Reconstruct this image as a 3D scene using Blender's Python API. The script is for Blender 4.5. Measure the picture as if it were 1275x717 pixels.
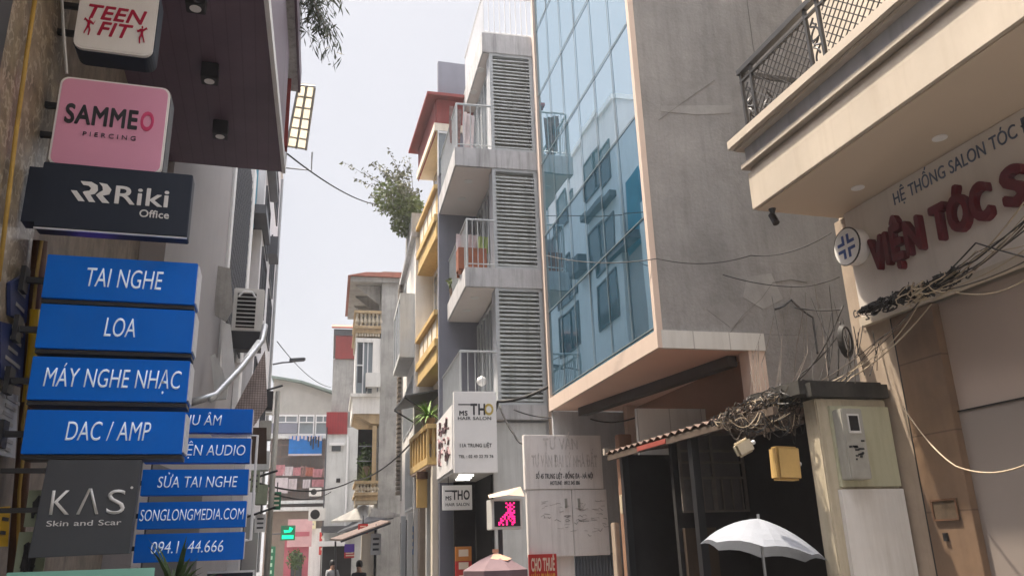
import bpy, bmesh, math, random
from mathutils import Vector, Matrix
import numpy as np
for o in list(bpy.data.objects): bpy.data.objects.remove(o)
SC = bpy.context.scene
COL = SC.collection
rnd = random.Random(7)

# ---------------------------------------------------------------- camera
F, CX, CY = 1000., 637.5, 358.5            # focal length and centre for a 1275 px wide frame
_y = Vector((330-CX, -(693-CY), -F)).normalized()
_u = Vector((-100., (F*F+30750.)/334.5, -F)).normalized()
_x = _y.cross(_u)
RW = Matrix((_x, _y, _u))                  # camera axes -> world axes (street runs along +Y)
EYE = Vector((0, 0, 1.6))
cd = bpy.data.cameras.new('camera'); cam = bpy.data.objects.new('camera', cd); COL.objects.link(cam)
cd.sensor_width = 36; cd.lens = 36*F/1275; cd.clip_start = .05; cd.clip_end = 2000
cam.matrix_world = Matrix.Translation(EYE) @ RW.to_4x4()
SC.camera = cam

# ---------------------------------------------------------------- sky, sun, exposure
SUN_EL, SUN_AZ = math.radians(68), math.radians(-55)     # azimuth from +Y, negative towards the left
w = bpy.data.worlds.new('World'); SC.world = w; w.use_nodes = True
nt = w.node_tree; nt.nodes.clear()
sky = nt.nodes.new('ShaderNodeTexSky'); sky.sky_type = 'NISHITA'; sky.sun_disc = False
sky.sun_elevation = SUN_EL; sky.sun_rotation = SUN_AZ; sky.dust_density = 6; sky.air_density = 1.0; sky.ozone_density = 1
hz = nt.nodes.new('ShaderNodeMixRGB'); hz.inputs[0].default_value = .72; hz.inputs[2].default_value = (5.2, 5.15, 5.3, 1)
bg = nt.nodes.new('ShaderNodeBackground'); bg.inputs[1].default_value = .1
wo = nt.nodes.new('ShaderNodeOutputWorld')
tc = nt.nodes.new('ShaderNodeTexCoord'); sx = nt.nodes.new('ShaderNodeSeparateXYZ'); mr = nt.nodes.new('ShaderNodeMapRange'); ml = nt.nodes.new('ShaderNodeVectorMath'); ml.operation = 'SCALE'
mr.interpolation_type = 'SMOOTHSTEP'; mr.inputs[1].default_value = .60; mr.inputs[2].default_value = .92; mr.inputs[3].default_value = 1; mr.inputs[4].default_value = 7.0   # hazy sky, brighter overhead
nt.links.new(tc.outputs['Generated'], sx.inputs[0]); nt.links.new(sx.outputs[2], mr.inputs[0])
nt.links.new(sky.outputs[0], hz.inputs[1]); nt.links.new(hz.outputs[0], ml.inputs[0]); nt.links.new(mr.outputs[0], ml.inputs['Scale']); nt.links.new(ml.outputs[0], bg.inputs[0]); nt.links.new(bg.outputs[0], wo.inputs[0])
sl = bpy.data.lights.new('sun', 'SUN'); sl.energy = 5.0; sl.angle = math.radians(1.2); sl.color = (1, .88, .72)
so = bpy.data.objects.new('sun', sl); COL.objects.link(so)
sd = Vector((math.sin(SUN_AZ)*math.cos(SUN_EL), math.cos(SUN_AZ)*math.cos(SUN_EL), math.sin(SUN_EL)))
so.rotation_euler = sd.to_track_quat('Z', 'Y').to_euler()
vs = SC.view_settings; vs.view_transform = 'Standard'; vs.look = 'None'; vs.exposure = 0.74; vs.gamma = 1; vs.use_curve_mapping = False
SC.render.engine = 'CYCLES'; cy = SC.cycles
cy.use_denoising = True; cy.max_bounces = 6; cy.diffuse_bounces = 4; cy.glossy_bounces = 3; cy.transmission_bounces = 3
cy.sample_clamp_indirect = 8; cy.caustics_reflective = False; cy.caustics_refractive = False

# ---------------------------------------------------------------- sight lines (a photo point at a known distance, wall or height)
def ray(px, py): return RW @ Vector(((px-CX)/F, -(py-CY)/F, -1))
def ay(px, py, Y): r = ray(px, py); return EYE + r*(Y/r.y)
def ax(px, py, X): r = ray(px, py); return EYE + r*(X/r.x)
def hd(h): h = math.radians(h); return Vector((math.sin(h), math.cos(h), 0)), Vector((math.cos(h), -math.sin(h), 0))

# ---------------------------------------------------------------- materials
MATS = {}
def mat(name, col, rough=.75, var=.12, scale=2.5, streak=0., dirt=(.05, .045, .04), bump=.05, metal=0., spec=.4, emit=0., blotch=0., fine=0.):
    m = bpy.data.materials.new(name); m.use_nodes = True; t = m.node_tree; n = t.nodes; L = t.links
    b = n['Principled BSDF']; b.inputs['Roughness'].default_value = rough; b.inputs['Metallic'].default_value = metal
    b.inputs['Specular IOR Level'].default_value = spec
    geo = n.new('ShaderNodeNewGeometry')
    n1 = n.new('ShaderNodeTexNoise'); n1.inputs['Scale'].default_value = scale; n1.inputs['Detail'].default_value = 8; n1.inputs['Roughness'].default_value = .65
    L.new(geo.outputs['Position'], n1.inputs['Vector'])
    r1 = n.new('ShaderNodeMapRange'); r1.inputs[1].default_value = .3; r1.inputs[2].default_value = .7
    r1.inputs[3].default_value = 1-var; r1.inputs[4].default_value = 1+var
    L.new(n1.outputs[0], r1.inputs[0])
    mu = n.new('ShaderNodeMixRGB'); mu.blend_type = 'MULTIPLY'; mu.inputs[0].default_value = 1; mu.inputs[1].default_value = (*col, 1)
    L.new(r1.outputs[0], mu.inputs[2]); out = mu.outputs[0]
    def layer(out, vec_scale, lo, hi, amt, nscale, dcol):
        mp = n.new('ShaderNodeMapping'); mp.inputs['Scale'].default_value = vec_scale; L.new(geo.outputs['Position'], mp.inputs[0])
        ns = n.new('ShaderNodeTexNoise'); ns.inputs['Scale'].default_value = nscale; ns.inputs['Detail'].default_value = 6; ns.inputs['Roughness'].default_value = .7
        L.new(mp.outputs[0], ns.inputs['Vector'])
        rr = n.new('ShaderNodeMapRange'); rr.inputs[1].default_value = lo; rr.inputs[2].default_value = hi; rr.inputs[3].default_value = 0; rr.inputs[4].default_value = amt
        L.new(ns.outputs[0], rr.inputs[0])
        mx = n.new('ShaderNodeMixRGB'); L.new(rr.outputs[0], mx.inputs[0]); L.new(out, mx.inputs[1]); mx.inputs[2].default_value = (*dcol, 1)
        return mx.outputs[0]
    if streak: out = layer(out, (5, 5, .35), .48, .75, streak, 1.6, dirt)
    if blotch: out = layer(out, (1, 1, 1), .5, .68, blotch, 1.3, dirt)
    if fine: out = layer(out, (1, 1, 1), .45, .7, fine, 22, dirt)
    L.new(out, b.inputs['Base Color'])
    if bump:
        bp = n.new('ShaderNodeBump'); bp.inputs['Strength'].default_value = bump; bp.inputs['Distance'].default_value = .02
        n2 = n.new('ShaderNodeTexNoise'); n2.inputs['Scale'].default_value = 25; n2.inputs['Detail'].default_value = 4; L.new(geo.outputs['Position'], n2.inputs['Vector'])
        L.new(n2.outputs[0], bp.inputs['Height']); L.new(bp.outputs[0], b.inputs['Normal'])
    if emit:
        b.inputs['Emission Color'].default_value = (*col, 1); b.inputs['Emission Strength'].default_value = emit
    MATS[name] = m; return m
def lines(m, axis_scale, strength, dark, offs=(0, 0, 0)):
    """darken thin regular joints (tiles, boards, corrugations) along one direction"""
    t = m.node_tree; n = t.nodes; L = t.links; b = n['Principled BSDF']
    geo = n.new('ShaderNodeNewGeometry'); src = b.inputs['Base Color'].links[0].from_socket
    for i, s in enumerate(axis_scale):
        if not s: continue
        sp = n.new('ShaderNodeSeparateXYZ'); L.new(geo.outputs['Position'], sp.inputs[0])
        m1 = n.new('ShaderNodeMath'); m1.operation = 'MULTIPLY_ADD'; m1.inputs[1].default_value = s; m1.inputs[2].default_value = offs[i]; L.new(sp.outputs[i], m1.inputs[0])
        m2 = n.new('ShaderNodeMath'); m2.operation = 'FRACT'; L.new(m1.outputs[0], m2.inputs[0])
        m3 = n.new('ShaderNodeMath'); m3.operation = 'LESS_THAN'; m3.inputs[1].default_value = .012*s; L.new(m2.outputs[0], m3.inputs[0])
        m4 = n.new('ShaderNodeMath'); m4.operation = 'MULTIPLY'; m4.inputs[1].default_value = strength; L.new(m3.outputs[0], m4.inputs[0])
        mx = n.new('ShaderNodeMixRGB'); L.new(m4.outputs[0], mx.inputs[0]); L.new(src, mx.inputs[1]); mx.inputs[2].default_value = (*dark, 1)
        src = mx.outputs[0]
    L.new(src, b.inputs['Base Color']); return m

concrete = mat('raw_concrete', (.275, .27, .265), .9, .22, .9, .45, (.14, .136, .13), .3, blotch=.45, fine=.2)
lines(concrete, (0, 0, .83), .22, (.2,.19,.18))
greywall = mat('grey_painted_concrete', (.44, .45, .475), .8, .1, 1.5, .35, (.12, .12, .125), .1)
slabgrey = mat('balcony_slab_concrete', (.46, .455, .46), .85, .14, 2, .75, (.14, .135, .13), .12)
slateblue = mat('slate_painted_wall', (.2, .205, .245), .8, .08, 1.5, .2, (.08, .08, .09), .05)
ceilgrey = mat('balcony_ceiling_paint', (.66, .61, .57), .8, .06, 1.2)
cream = mat('cream_plaster', (.74, .67, .56), .8, .08, 1.4, .3, (.3, .25, .2), .08)
yellow = mat('ochre_paint', (.60, .42, .17), .7, .1, 1.6, .35, (.25, .15, .05), .06)
whitewall = mat('white_plaster', (.76, .74, .70), .8, .08, 1.3, .3, (.3, .28, .25), .06)
oldgrey = mat('mossy_old_render', (.36, .35, .33), .9, .2, 1.7, .5, (.12, .12, .11), .2, blotch=.35)
palegrey = mat('pale_grey_render', (.58, .59, .58), .85, .1, 1.5, .35, (.22, .22, .2), .1)
leftgrey = mat('lavender_grey_paint', (.35, .335, .34), .8, .06, 1.3, .15, (.2, .19, .19), .05)
leftlight = mat('light_grey_paint', (.6, .59, .6), .8, .06, 1.3, .25, (.2, .2, .2), .05)
saloncream = mat('salon_stone_cladding', (.52, .455, .375), .55, .1, 1.0, .3, (.35, .28, .2), .03)
salonsoffit = mat('salon_soffit_paint', (.58, .48, .37), .7, .04, .8)
signcream = mat('sign_panel_cream', (.66, .61, .56), .5, .05, .7, .2, (.3, .26, .22), .02)
browntile = mat('brown_stone_tile', (.19, .125, .082), .4, .2, 2.2, .25, (.08, .05, .035), .05, spec=.5)
lines(browntile, (0, 0, 1.7), .55, (.05, .03, .02))
brownstone = mat('beige_stone_edge', (.4, .32, .25), .6, .15, 3, .3, (.15, .11, .08), .08)
def marble():
    m = mat('veined_dark_marble', (.26, .215, .15), .3, .6, 5, 0, (.05,.04,.03), bump=0, spec=.4, blotch=.75, fine=.3)
    t = m.node_tree; n = t.nodes; L = t.links; b = n['Principled BSDF']; src = b.inputs['Base Color'].links[0].from_socket
    geo = n.new('ShaderNodeNewGeometry'); wv = n.new('ShaderNodeTexWave'); wv.inputs['Scale'].default_value = 2.6; wv.inputs['Distortion'].default_value = 16; wv.inputs['Detail'].default_value = 6; wv.inputs['Detail Scale'].default_value = 2.2
    L.new(geo.outputs['Position'], wv.inputs['Vector'])
    rr = n.new('ShaderNodeMapRange'); rr.inputs[1].default_value = .8; rr.inputs[2].default_value = 1; rr.inputs[4].default_value = .75; L.new(wv.outputs['Fac'], rr.inputs[0])
    mx = n.new('ShaderNodeMixRGB'); L.new(rr.outputs[0], mx.inputs[0]); L.new(src, mx.inputs[1]); mx.inputs[2].default_value = (.5, .45, .36, 1)
    L.new(mx.outputs[0], b.inputs['Base Color']); return m
marblem = marble()
soffitwood = mat('dark_brown_soffit_boards', (.135, .088, .118), .45, .15, 1.2, 0, bump=.02)
lines(soffitwood, (7, 0, 0), .25, (.02, .01, .01))
tile = mat('white_glazed_tile', (.6, .6, .57), .35, .05, 2, .3, (.3, .28, .25), .02)
lines(tile, (2.2, 0, 0), .6, (.2, .2, .19))
pinktrim = mat('peach_fascia_panel', (.62, .50, .42), .6, .05, 1.2, .25, (.35, .25, .2), .02)
soffitpeach = mat('peach_soffit_panel', (.66, .46, .36), .7, .05, 1)
beamdark = mat('dark_steel_beam', (.06, .05, .045), .6)
shadewall = mat('brown_shop_wall', (.3, .17, .11), .8, .1, 1)
black = mat('black_metal', (.018, .018, .02), .45, .1, 4, spec=.5, bump=0)
dark = mat('dark_void_wall', (.022, .02, .02), .9, .3, 2)  # near-black colour stands for the shade inside openings and the shed
darkgrey = mat('dark_grey_metal', (.07, .072, .08), .5, .15, 3, spec=.5, bump=.02)
steel = mat('galvanised_rail', (.36, .37, .38), .4, .1, 6, metal=.5, bump=0)
railgrey = mat('grey_painted_rail', (.4, .42, .43), .5, .1, 5, bump=0)
whitem = mat('white_paint', (.72, .72, .72), .5, .05, 3, .15, (.4, .38, .35), .01)
whitepvc = mat('white_plastic', (.66, .65, .62), .45, .06, 3, .2, (.35, .32, .28), .01)
louvrem = mat('grey_louvre_slat', (.47, .50, .495), .5, .15, 3, .65, (.12, .13, .13), .02)
woodred = mat('reddish_wood', (.26, .085, .04), .55, .2, 5, .2, (.1, .03, .02), .03)
redmetal = mat('dark_red_sheet_metal', (.24, .035, .03), .6, .12, 2, .3, (.09, .02, .02), .02)
redroof = mat('red_clay_roof', (.34, .13, .09), .8, .2, 4, .3, (.15, .07, .05), .1)
rust = mat('rusty_brown_post', (.11, .055, .03), .8, .35, 6, .4, (.04, .025, .015), .1)
bluesign = mat('blue_acrylic_sign', (.0, .145, .66), .5, .1, 1.2, .12, (.04,.17,.48), bump=0, spec=.2)
signedge = mat('white_sign_edge', (.6, .62, .66), .4, .1, 5, bump=0)
textwhite = mat('white_lettering', (.72, .82, .95), .4, .02, 3, bump=0, emit=.12)  # faint glow added to the letters to brighten them, no lamp behind
navy = mat('navy_sign_face', (.010, .017, .034), .5, .1, 2, .25, (.03,.035,.05), bump=0)
pinksign = mat('pink_acrylic_face', (.72, .33, .48), .35, .05, 1, bump=0, spec=.45)
pinkletter = mat('hot_pink_lettering', (.6, .06, .17), .4, .02, 3, bump=0)
whiteface = mat('white_acrylic_face', (.82, .81, .80), .35, .04, 1.5, .1, (.4, .38, .36), 0)
teenred = mat('crimson_lettering', (.42, .012, .05), .4, .03, 3, bump=0)
salonred = mat('maroon_channel_letter', (.115, .010, .018), .6, .08, 3, bump=0)
salonblue = mat('steel_blue_lettering', (.10, .13, .20), .5, .08, 3, bump=0)
emblemblue = mat('navy_blue_mark', (.03, .07, .26), .4, .03, 3, bump=0)
darkletter = mat('black_lettering', (.03, .03, .035), .5, .05, 3, bump=0)
greyletter = mat('faded_grey_lettering', (.40, .38, .36), .7, .1, 3, bump=0)
goldm = mat('gold_lettering', (.5, .38, .1), .4, .1, 3, bump=0)
slate = mat('slate_grey_sign_face', (.065, .07, .08), .5, .1, 1.5, .2, (.1,.105,.11), bump=0)
mint = mat('mint_sign_panel', (.26, .56, .46), .5, .05, 2, bump=0)
palegreen = mat('pale_green_poster', (.3, .34, .24), .7, .15, 3, .3, (.12, .13, .1), .02)
yellowm = mat('yellow_conduit', (.6, .36, .01), .5, .12, 4, bump=0)
orange = mat('yellow_cord', (.42, .27, .06), .6, .2, 6, bump=0)
posterblue = mat('navy_poster', (.02, .035, .12), .5, .2, 6, bump=0)
paper = mat('white_paper_notice', (.5, .5, .5), .8, .08, 5, bump=0)
cable = mat('black_cable', (.025, .023, .022), .6, .2, 8, bump=0)
cablebrown = mat('dusty_brown_cable', (.085, .065, .05), .7, .3, 10, bump=0)
cablepale = mat('pale_cable', (.42, .34, .24), .6, .15, 10, bump=0)
leafdark = mat('dark_green_leaf', (.045, .075, .022), .6, .4, 6, bump=0)
leaflight = mat('olive_green_leaf', (.11, .14, .04), .6, .4, 5, bump=0)
leafshade = mat('grey_green_leaf', (.05, .06, .032), .6, .4, 5, bump=0)
bark = mat('brown_stem', (.09, .065, .04), .9, .2, 9, bump=0)
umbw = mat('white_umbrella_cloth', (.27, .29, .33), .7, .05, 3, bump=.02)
umbm = mat('mauve_umbrella_cloth', (.22, .15, .165), .8, .12, 3, .2, (.12, .08, .08), .02)
peachcloth = mat('peach_cloth_patch', (.6, .34, .24), .8, .1, 3, bump=.02)
boxyellow = mat('yellowed_plastic', (.55, .36, .13), .6, .12, 3, .3, (.3, .18, .06), .02)
boxcream = mat('cream_plastic', (.58, .5, .36), .6, .12, 3, .25, (.2, .15, .08), .02)
metergrey = mat('grey_meter_plastic', (.36, .35, .31), .6, .15, 5, .3, (.1, .1, .08), .02)
metercream = mat('stained_pale_green_board', (.48, .47, .33), .75, .08, 2, .4, (.2, .18, .11), .03)
asphalt = mat('asphalt', (.10, .10, .10), .9, .2, 5, bump=.2, blotch=.3)
pave = mat('paving', (.33, .31, .29), .85, .15, 3, bump=.1, blotch=.3)
lines(pave, (2.5, 2.5, 0), .5, (.1, .1, .1))
tinroof = mat('corrugated_tin', (.13, .085, .065), .7, .25, 3, .4, (.07, .05, .04), .05)
tinred = mat('faded_red_tarp', (.34, .07, .05), .75, .2, 4, bump=.02)
tarpblue = mat('blue_print_cloth', (.01, .19, .58), .8, .1, 4, bump=.03)
clothpink = mat('pink_cloth', (.5, .23, .25), .85, .25, 5, bump=.03)
clothwhite = mat('white_cloth', (.62, .56, .58), .85, .1, 5, bump=.03)
clothmix = mat('dark_patterned_cloth', (.2, .12, .11), .85, .5, 12, bump=.03)
clothbrown = mat('rust_cloth', (.3, .1, .07), .85, .25, 5, bump=.03)
awntan = mat('tan_awning_sheet', (.6, .45, .36), .75, .08, 3, .2, (.35, .25, .18), .02)
polyc = mat('pale_polycarbonate', (.72, .67, .58), .5, .08, 2, bump=0)
def thru(m, f):
    t = m.node_tree; n = t.nodes; b = n['Principled BSDF']; o = n['Material Output']; tr = n.new('ShaderNodeBsdfTranslucent'); mx = n.new('ShaderNodeMixShader'); mx.inputs[0].default_value = f
    t.links.new(b.inputs['Base Color'].links[0].from_socket, tr.inputs[0]); t.links.new(b.outputs[0], mx.inputs[1]); t.links.new(tr.outputs[0], mx.inputs[2]); t.links.new(mx.outputs[0], o.inputs[0])
for _m, _f in ((polyc, .7), (umbw, .15), (umbm, .2), (clothwhite, .3), (clothpink, .3), (tarpblue, .3), (awntan, .2), (leafdark, .25), (leaflight, .3), (leafshade, .25)): thru(_m, _f)
hatch = lines(mat('woven_mesh', (.42, .35, .33), .8, .25, 6, bump=.05), (22, 0, 22), .6, (.12,.09,.085))
rollers = mat('grey_blue_corrugated_shutter', (.13, .15, .18), .5, .12, 2, .3, (.06, .07, .08), .02)
greensign = mat('green_sign_panel', (.02, .16, .08), .5, .08, 3, bump=0)
greenled = mat('green_led', (.0, .75, .32), .5, 0, 3, bump=0, emit=.9)
pinkled = mat('pink_led', (1, .02, .2), .5, 0, 3, bump=0, emit=1.3)
tubelight = mat('lit_tube', (1, .97, .9), .5, 0, 3, bump=0, emit=2.2)
purpleled = mat('violet_led', (.3, .15, 1), .5, 0, 3, bump=0, emit=.8)
pinkshop = mat('pink_painted_frame', (.36, .09, .12), .6, .1, 3, bump=0)
redpanel = mat('red_banner', (.5, .035, .03), .6, .12, 4, bump=0)
bannerlt = mat('banner_pale_lettering', (.75, .62, .5), .6, .05, 4, bump=0)
bannery = mat('banner_yellow_lettering', (.7, .38, .05), .6, .05, 4, bump=0)
skin = mat('skin', (.4, .24, .17), .6, .05, 5, bump=0)
hair = mat('black_hair', (.012, .01, .01), .5, .1, 5, bump=0)
shirt = mat('grey_shirt', (.25, .26, .28), .8, .1, 5, bump=0)
shirtd = mat('dark_shirt', (.03, .03, .04), .8, .1, 5, bump=0)
windowdark = mat('dark_window_glass', (.05, .055, .06), .08, .1, 2, bump=0, spec=.6)
windowgrey = mat('grey_window_glass', (.2, .23, .25), .12, .1, 2, bump=0, spec=.6)
def mirror(nm='silver_blue_glass', gc=(.70, .79, .86, 1), fac=.76, dc=(.0, .14, .22, 1)):
    m = bpy.data.materials.new(nm); m.use_nodes = True; t = m.node_tree; n = t.nodes; L = t.links; n.clear()
    o = n.new('ShaderNodeOutputMaterial'); g = n.new('ShaderNodeBsdfGlossy'); d = n.new('ShaderNodeBsdfDiffuse'); mx = n.new('ShaderNodeMixShader')
    g.inputs['Color'].default_value = gc; g.inputs['Roughness'].default_value = .015
    d.inputs['Color'].default_value = dc; mx.inputs[0].default_value = fac
    geo = n.new('ShaderNodeNewGeometry'); ns = n.new('ShaderNodeTexNoise'); ns.inputs['Scale'].default_value = .8; ns.inputs['Detail'].default_value = 1
    b = n.new('ShaderNodeBump'); b.inputs['Strength'].default_value = .035; b.inputs['Distance'].default_value = .05
    L.new(geo.outputs['Position'], ns.inputs['Vector']); L.new(ns.outputs[0], b.inputs['Height']); L.new(b.outputs[0], g.inputs['Normal'])
    L.new(d.outputs[0], mx.inputs[1]); L.new(g.outputs[0], mx.inputs[2]); L.new(mx.outputs[0], o.inputs[0]); return m
mirrorglass = mirror(); mirrorteal = mirror('teal_reflection_glass', (.38, .53, .63, 1), .80, (.0, .085, .15, 1))  # second glass has the teal of a reflected building put into its colour

# ---------------------------------------------------------------- mesh helpers
class MB:
    def __init__(s): s.v = []; s.f = []
    def add(s, vs, fs):
        k = len(s.v); s.v += [tuple(v) for v in vs]; s.f += [tuple(i+k for i in f) for f in fs]; return s
    def box(s, x0, x1, y0, y1, z0, z1):
        return s.add([(x0,y0,z0),(x1,y0,z0),(x1,y1,z0),(x0,y1,z0),(x0,y0,z1),(x1,y0,z1),(x1,y1,z1),(x0,y1,z1)],
                     [(0,3,2,1),(4,5,6,7),(0,1,5,4),(1,2,6,5),(2,3,7,6),(3,0,4,7)])
    def prism(s, pts, d):
        """closed polygon of 3-D points pushed along vector d"""
        n = len(pts); d = Vector(d); a = [Vector(p) for p in pts]
        return s.add(a+[p+d for p in a], [tuple(range(n))[::-1], tuple(range(n, 2*n))]+[(i,(i+1)%n,n+(i+1)%n,n+i) for i in range(n)])
    def tube(s, pts, r, n=6, r1=None, closed=False):
        pts = [Vector(p) for p in pts]; m = len(pts); rings = []; up = None
        for i, p in enumerate(pts):
            if closed: t = pts[(i+1) % m]-pts[i-1]
            else: t = pts[min(i+1, m-1)]-pts[max(i-1, 0)]
            t = t.normalized() if t.length > 1e-9 else Vector((0,0,1))
            if up is None: up = t.orthogonal().normalized()
            up = (up-t*up.dot(t)); up = up.normalized() if up.length > 1e-6 else t.orthogonal().normalized()
            b = t.cross(up); rr = r if r1 is None else r+(r1-r)*i/(m-1)
            rings.append([p+(up*math.cos(a)+b*math.sin(a))*rr for a in [2*math.pi*j/n for j in range(n)]])
        vs = [v for R in rings for v in R]; fs = []
        for i in range(m if closed else m-1):
            A, B = i*n, ((i+1) % m)*n
            for j in range(n): fs.append((A+j, A+(j+1) % n, B+(j+1) % n, B+j))
        if not closed: fs += [tuple(range(n))[::-1], tuple(range((m-1)*n, m*n))]
        return s.add(vs, fs)
    def lathe(s, prof, c, n=16):
        """profile of (radius, z) turned round the vertical through c"""
        c = Vector(c); vs = []; fs = []
        for r, z in prof:
            for j in range(n): a = 2*math.pi*j/n; vs.append(c+Vector((r*math.cos(a), r*math.sin(a), z)))
        for i in range(len(prof)-1):
            for j in range(n): fs.append((i*n+j, i*n+(j+1) % n, (i+1)*n+(j+1) % n, (i+1)*n+j))
        fs += [tuple(range(n))[::-1], tuple(range((len(prof)-1)*n, len(prof)*n))]
        return s.add(vs, fs)
    def build(s, name, m, parent=None, loc=(0,0,0), rz=0, bevel=0, smooth=False, label=None):
        me = bpy.data.meshes.new(name); bm = bmesh.new()
        vv = [bm.verts.new(v) for v in s.v]
        for f in s.f:
            try: bm.faces.new([vv[i] for i in f])
            except ValueError: pass
        bmesh.ops.recalc_face_normals(bm, faces=bm.faces)
        if bevel:
            ed = [e for e in bm.edges if len(e.link_faces) == 2 and e.calc_face_angle(0) > .5]
            bmesh.ops.bevel(bm, geom=ed, offset=bevel, segments=2, affect='EDGES', clamp_overlap=True)
        bm.to_mesh(me); bm.free()
        if smooth:
            for p in me.polygons: p.use_smooth = True
        me.materials.append(m)
        o = bpy.data.objects.new(name, me); COL.objects.link(o); o.parent = parent; o.location = loc; o.rotation_euler = (0,0,rz)
        if label: o['label'] = label
        return o
def thing(name, label, cat, loc=(0,0,0), h=0, group=None):
    o = bpy.data.objects.new(name, None); COL.objects.link(o); o.empty_display_size = .1
    o.location = loc; o.rotation_euler = (0, 0, -math.radians(h)); o['label'] = label; o['category'] = cat
    if group: o['group'] = group
    return o
def tag(o, label, cat, group=None):
    o['label'] = label; o['category'] = cat
    if group: o['group'] = group
    return o
def struct(o, kind='structure'): o['kind'] = kind; return o
def dup(root, loc, rz=None, label=None):
    r = root.copy(); COL.objects.link(r); r.location = loc
    if rz is not None: r.rotation_euler = (0, 0, rz)
    if label: r['label'] = label
    for ch in list(root.children):
        c = ch.copy(); COL.objects.link(c); c.parent = r
        for g in list(ch.children): d = g.copy(); COL.objects.link(d); d.parent = c
    return r
def B(name, m, parent, *a, bevel=0, label=None): return MB().box(*a).build(name, m, parent, bevel=bevel, label=label)

def curve_mesh(body, bold, shear, depth):
    cu = bpy.data.curves.new('t', 'FONT'); cu.body = body; cu.size = 1; cu.offset = bold; cu.shear = shear; cu.space_character = 1+max(depth, 0)*2.6; cu.space_word = 1.15; cu.extrude = 0; cu.resolution_u = 4
    o = bpy.data.objects.new('t', cu); COL.objects.link(o)
    dg = bpy.context.evaluated_depsgraph_get(); me = bpy.data.meshes.new_from_object(o.evaluated_get(dg))
    bpy.data.objects.remove(o); bpy.data.curves.remove(cu)
    return me
_cap = {}
def text(body, m, parent, pos, h, wid=None, rz=0, bold=0., shear=0., depth=.004, name='lettering', roll=0):
    """letters standing upright; pos = middle of the baseline, h = capital height, facing -Y before rz"""
    if 0 not in _cap:
        me = curve_mesh('H', 0, 0, 0); _cap[0] = max(v.co.y for v in me.vertices); bpy.data.meshes.remove(me)
    me = curve_mesh(body, min(bold, 0), shear, bold)
    sx = [v.co.x for v in me.vertices]; x0, x1 = min(sx), max(sx); k = h/_cap[0]; kx = (wid/(x1-x0+2*max(bold, 0))) if wid else k
    bm = bmesh.new(); b = max(bold, 0)
    for i, (dx, dy) in enumerate([(0,0)]+([(b*math.cos(a*math.pi/4), b*math.sin(a*math.pi/4)) for a in range(8)] if b else [])):
        n0 = len(bm.verts); bm.from_mesh(me); bm.verts.ensure_lookup_table()
        for v in bm.verts[n0:]: v.co = ((v.co.x+dx-(x0+x1)/2)*kx, i*.00025, (v.co.y+dy)*k)
    if depth:
        g = bmesh.ops.extrude_face_region(bm, geom=bm.faces[:])
        for e in g['geom']:
            if isinstance(e, bmesh.types.BMVert): e.co.y -= depth
    bmesh.ops.recalc_face_normals(bm, faces=bm.faces)
    bm.to_mesh(me); bm.free(); me.materials.clear(); me.materials.append(m); me.name = name
    o = bpy.data.objects.new(name, me); COL.objects.link(o); o.parent = parent; o.location = pos; o.rotation_euler = (0, roll, rz); return o
def rrect(x0, x1, z0, z1, r, y, n=5):
    p = []
    for cx, cz, a0 in ((x1-r, z1-r, 0), (x0+r, z1-r, 90), (x0+r, z0+r, 180), (x1-r, z0+r, 270)):
        for i in range(n+1): a = math.radians(a0+90*i/n); p.append((cx+r*math.cos(a), y, cz+r*math.sin(a)))
    return p
def sag(p0, p1, s, n=14):
    p0, p1 = Vector(p0), Vector(p1)
    return [p0.lerp(p1, i/n)-Vector((0,0,s*4*(i/n)*(1-i/n))) for i in range(n+1)]
def wire(p0, p1, s, r, m, label, name='cable', group='overhead cables'):
    return tag(MB().tube(sag(p0, p1, s), r, 5).build(name, m, smooth=True), label, 'cable', group)
def leaves(mb, c, rad, n, ln, wd, droop=.3, dirs=None, rg=rnd):
    c = Vector(c)
    for _ in range(n):
        while 1:
            q = Vector((rg.uniform(-1,1), rg.uniform(-1,1), rg.uniform(-1,1)))
            if q.length < 1: break
        p = c+Vector((q.x*rad[0], q.y*rad[1], q.z*rad[2]))
        d = Vector((rg.uniform(-1,1), rg.uniform(-1,1), rg.uniform(-1,.6)-droop)).normalized()
        s = d.cross(Vector((rg.uniform(-1,1), rg.uniform(-1,1), rg.uniform(-.3,.3)))); s = s.normalized() if s.length > .01 else d.orthogonal().normalized()
        L_ = ln*rg.uniform(.6, 1.3); W_ = wd*rg.uniform(.6, 1.3)
        mb.add([p, p+d*L_*.5+s*W_, p+d*L_, p+d*L_*.5-s*W_], [(0,1,2,3)])
    return mb
def fan(mb, c, n, ln, wd, up=(.3, 1.2), rg=rnd, seg=4):
    """long arching strap leaves from one point"""
    c = Vector(c)
    for _ in range(n):
        a = rg.uniform(0, 6.28); e = rg.uniform(*up); L_ = ln*rg.uniform(.6, 1.1); d = Vector((math.cos(a)*math.cos(e), math.sin(a)*math.cos(e), math.sin(e)))
        s = d.cross(Vector((0,0,1))); s = s.normalized() if s.length > .01 else Vector((1,0,0)); p = c.copy(); vs = []
        for i in range(seg+1):
            wv = wd*(1-(i/seg)**2)+.001; vs += [p+s*wv, p-s*wv]; d = (d+Vector((0,0,-.28))).normalized(); p = p+d*L_/seg
        mb.add(vs, [(2*i, 2*i+1, 2*i+3, 2*i+2) for i in range(seg)])
    return mb
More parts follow.
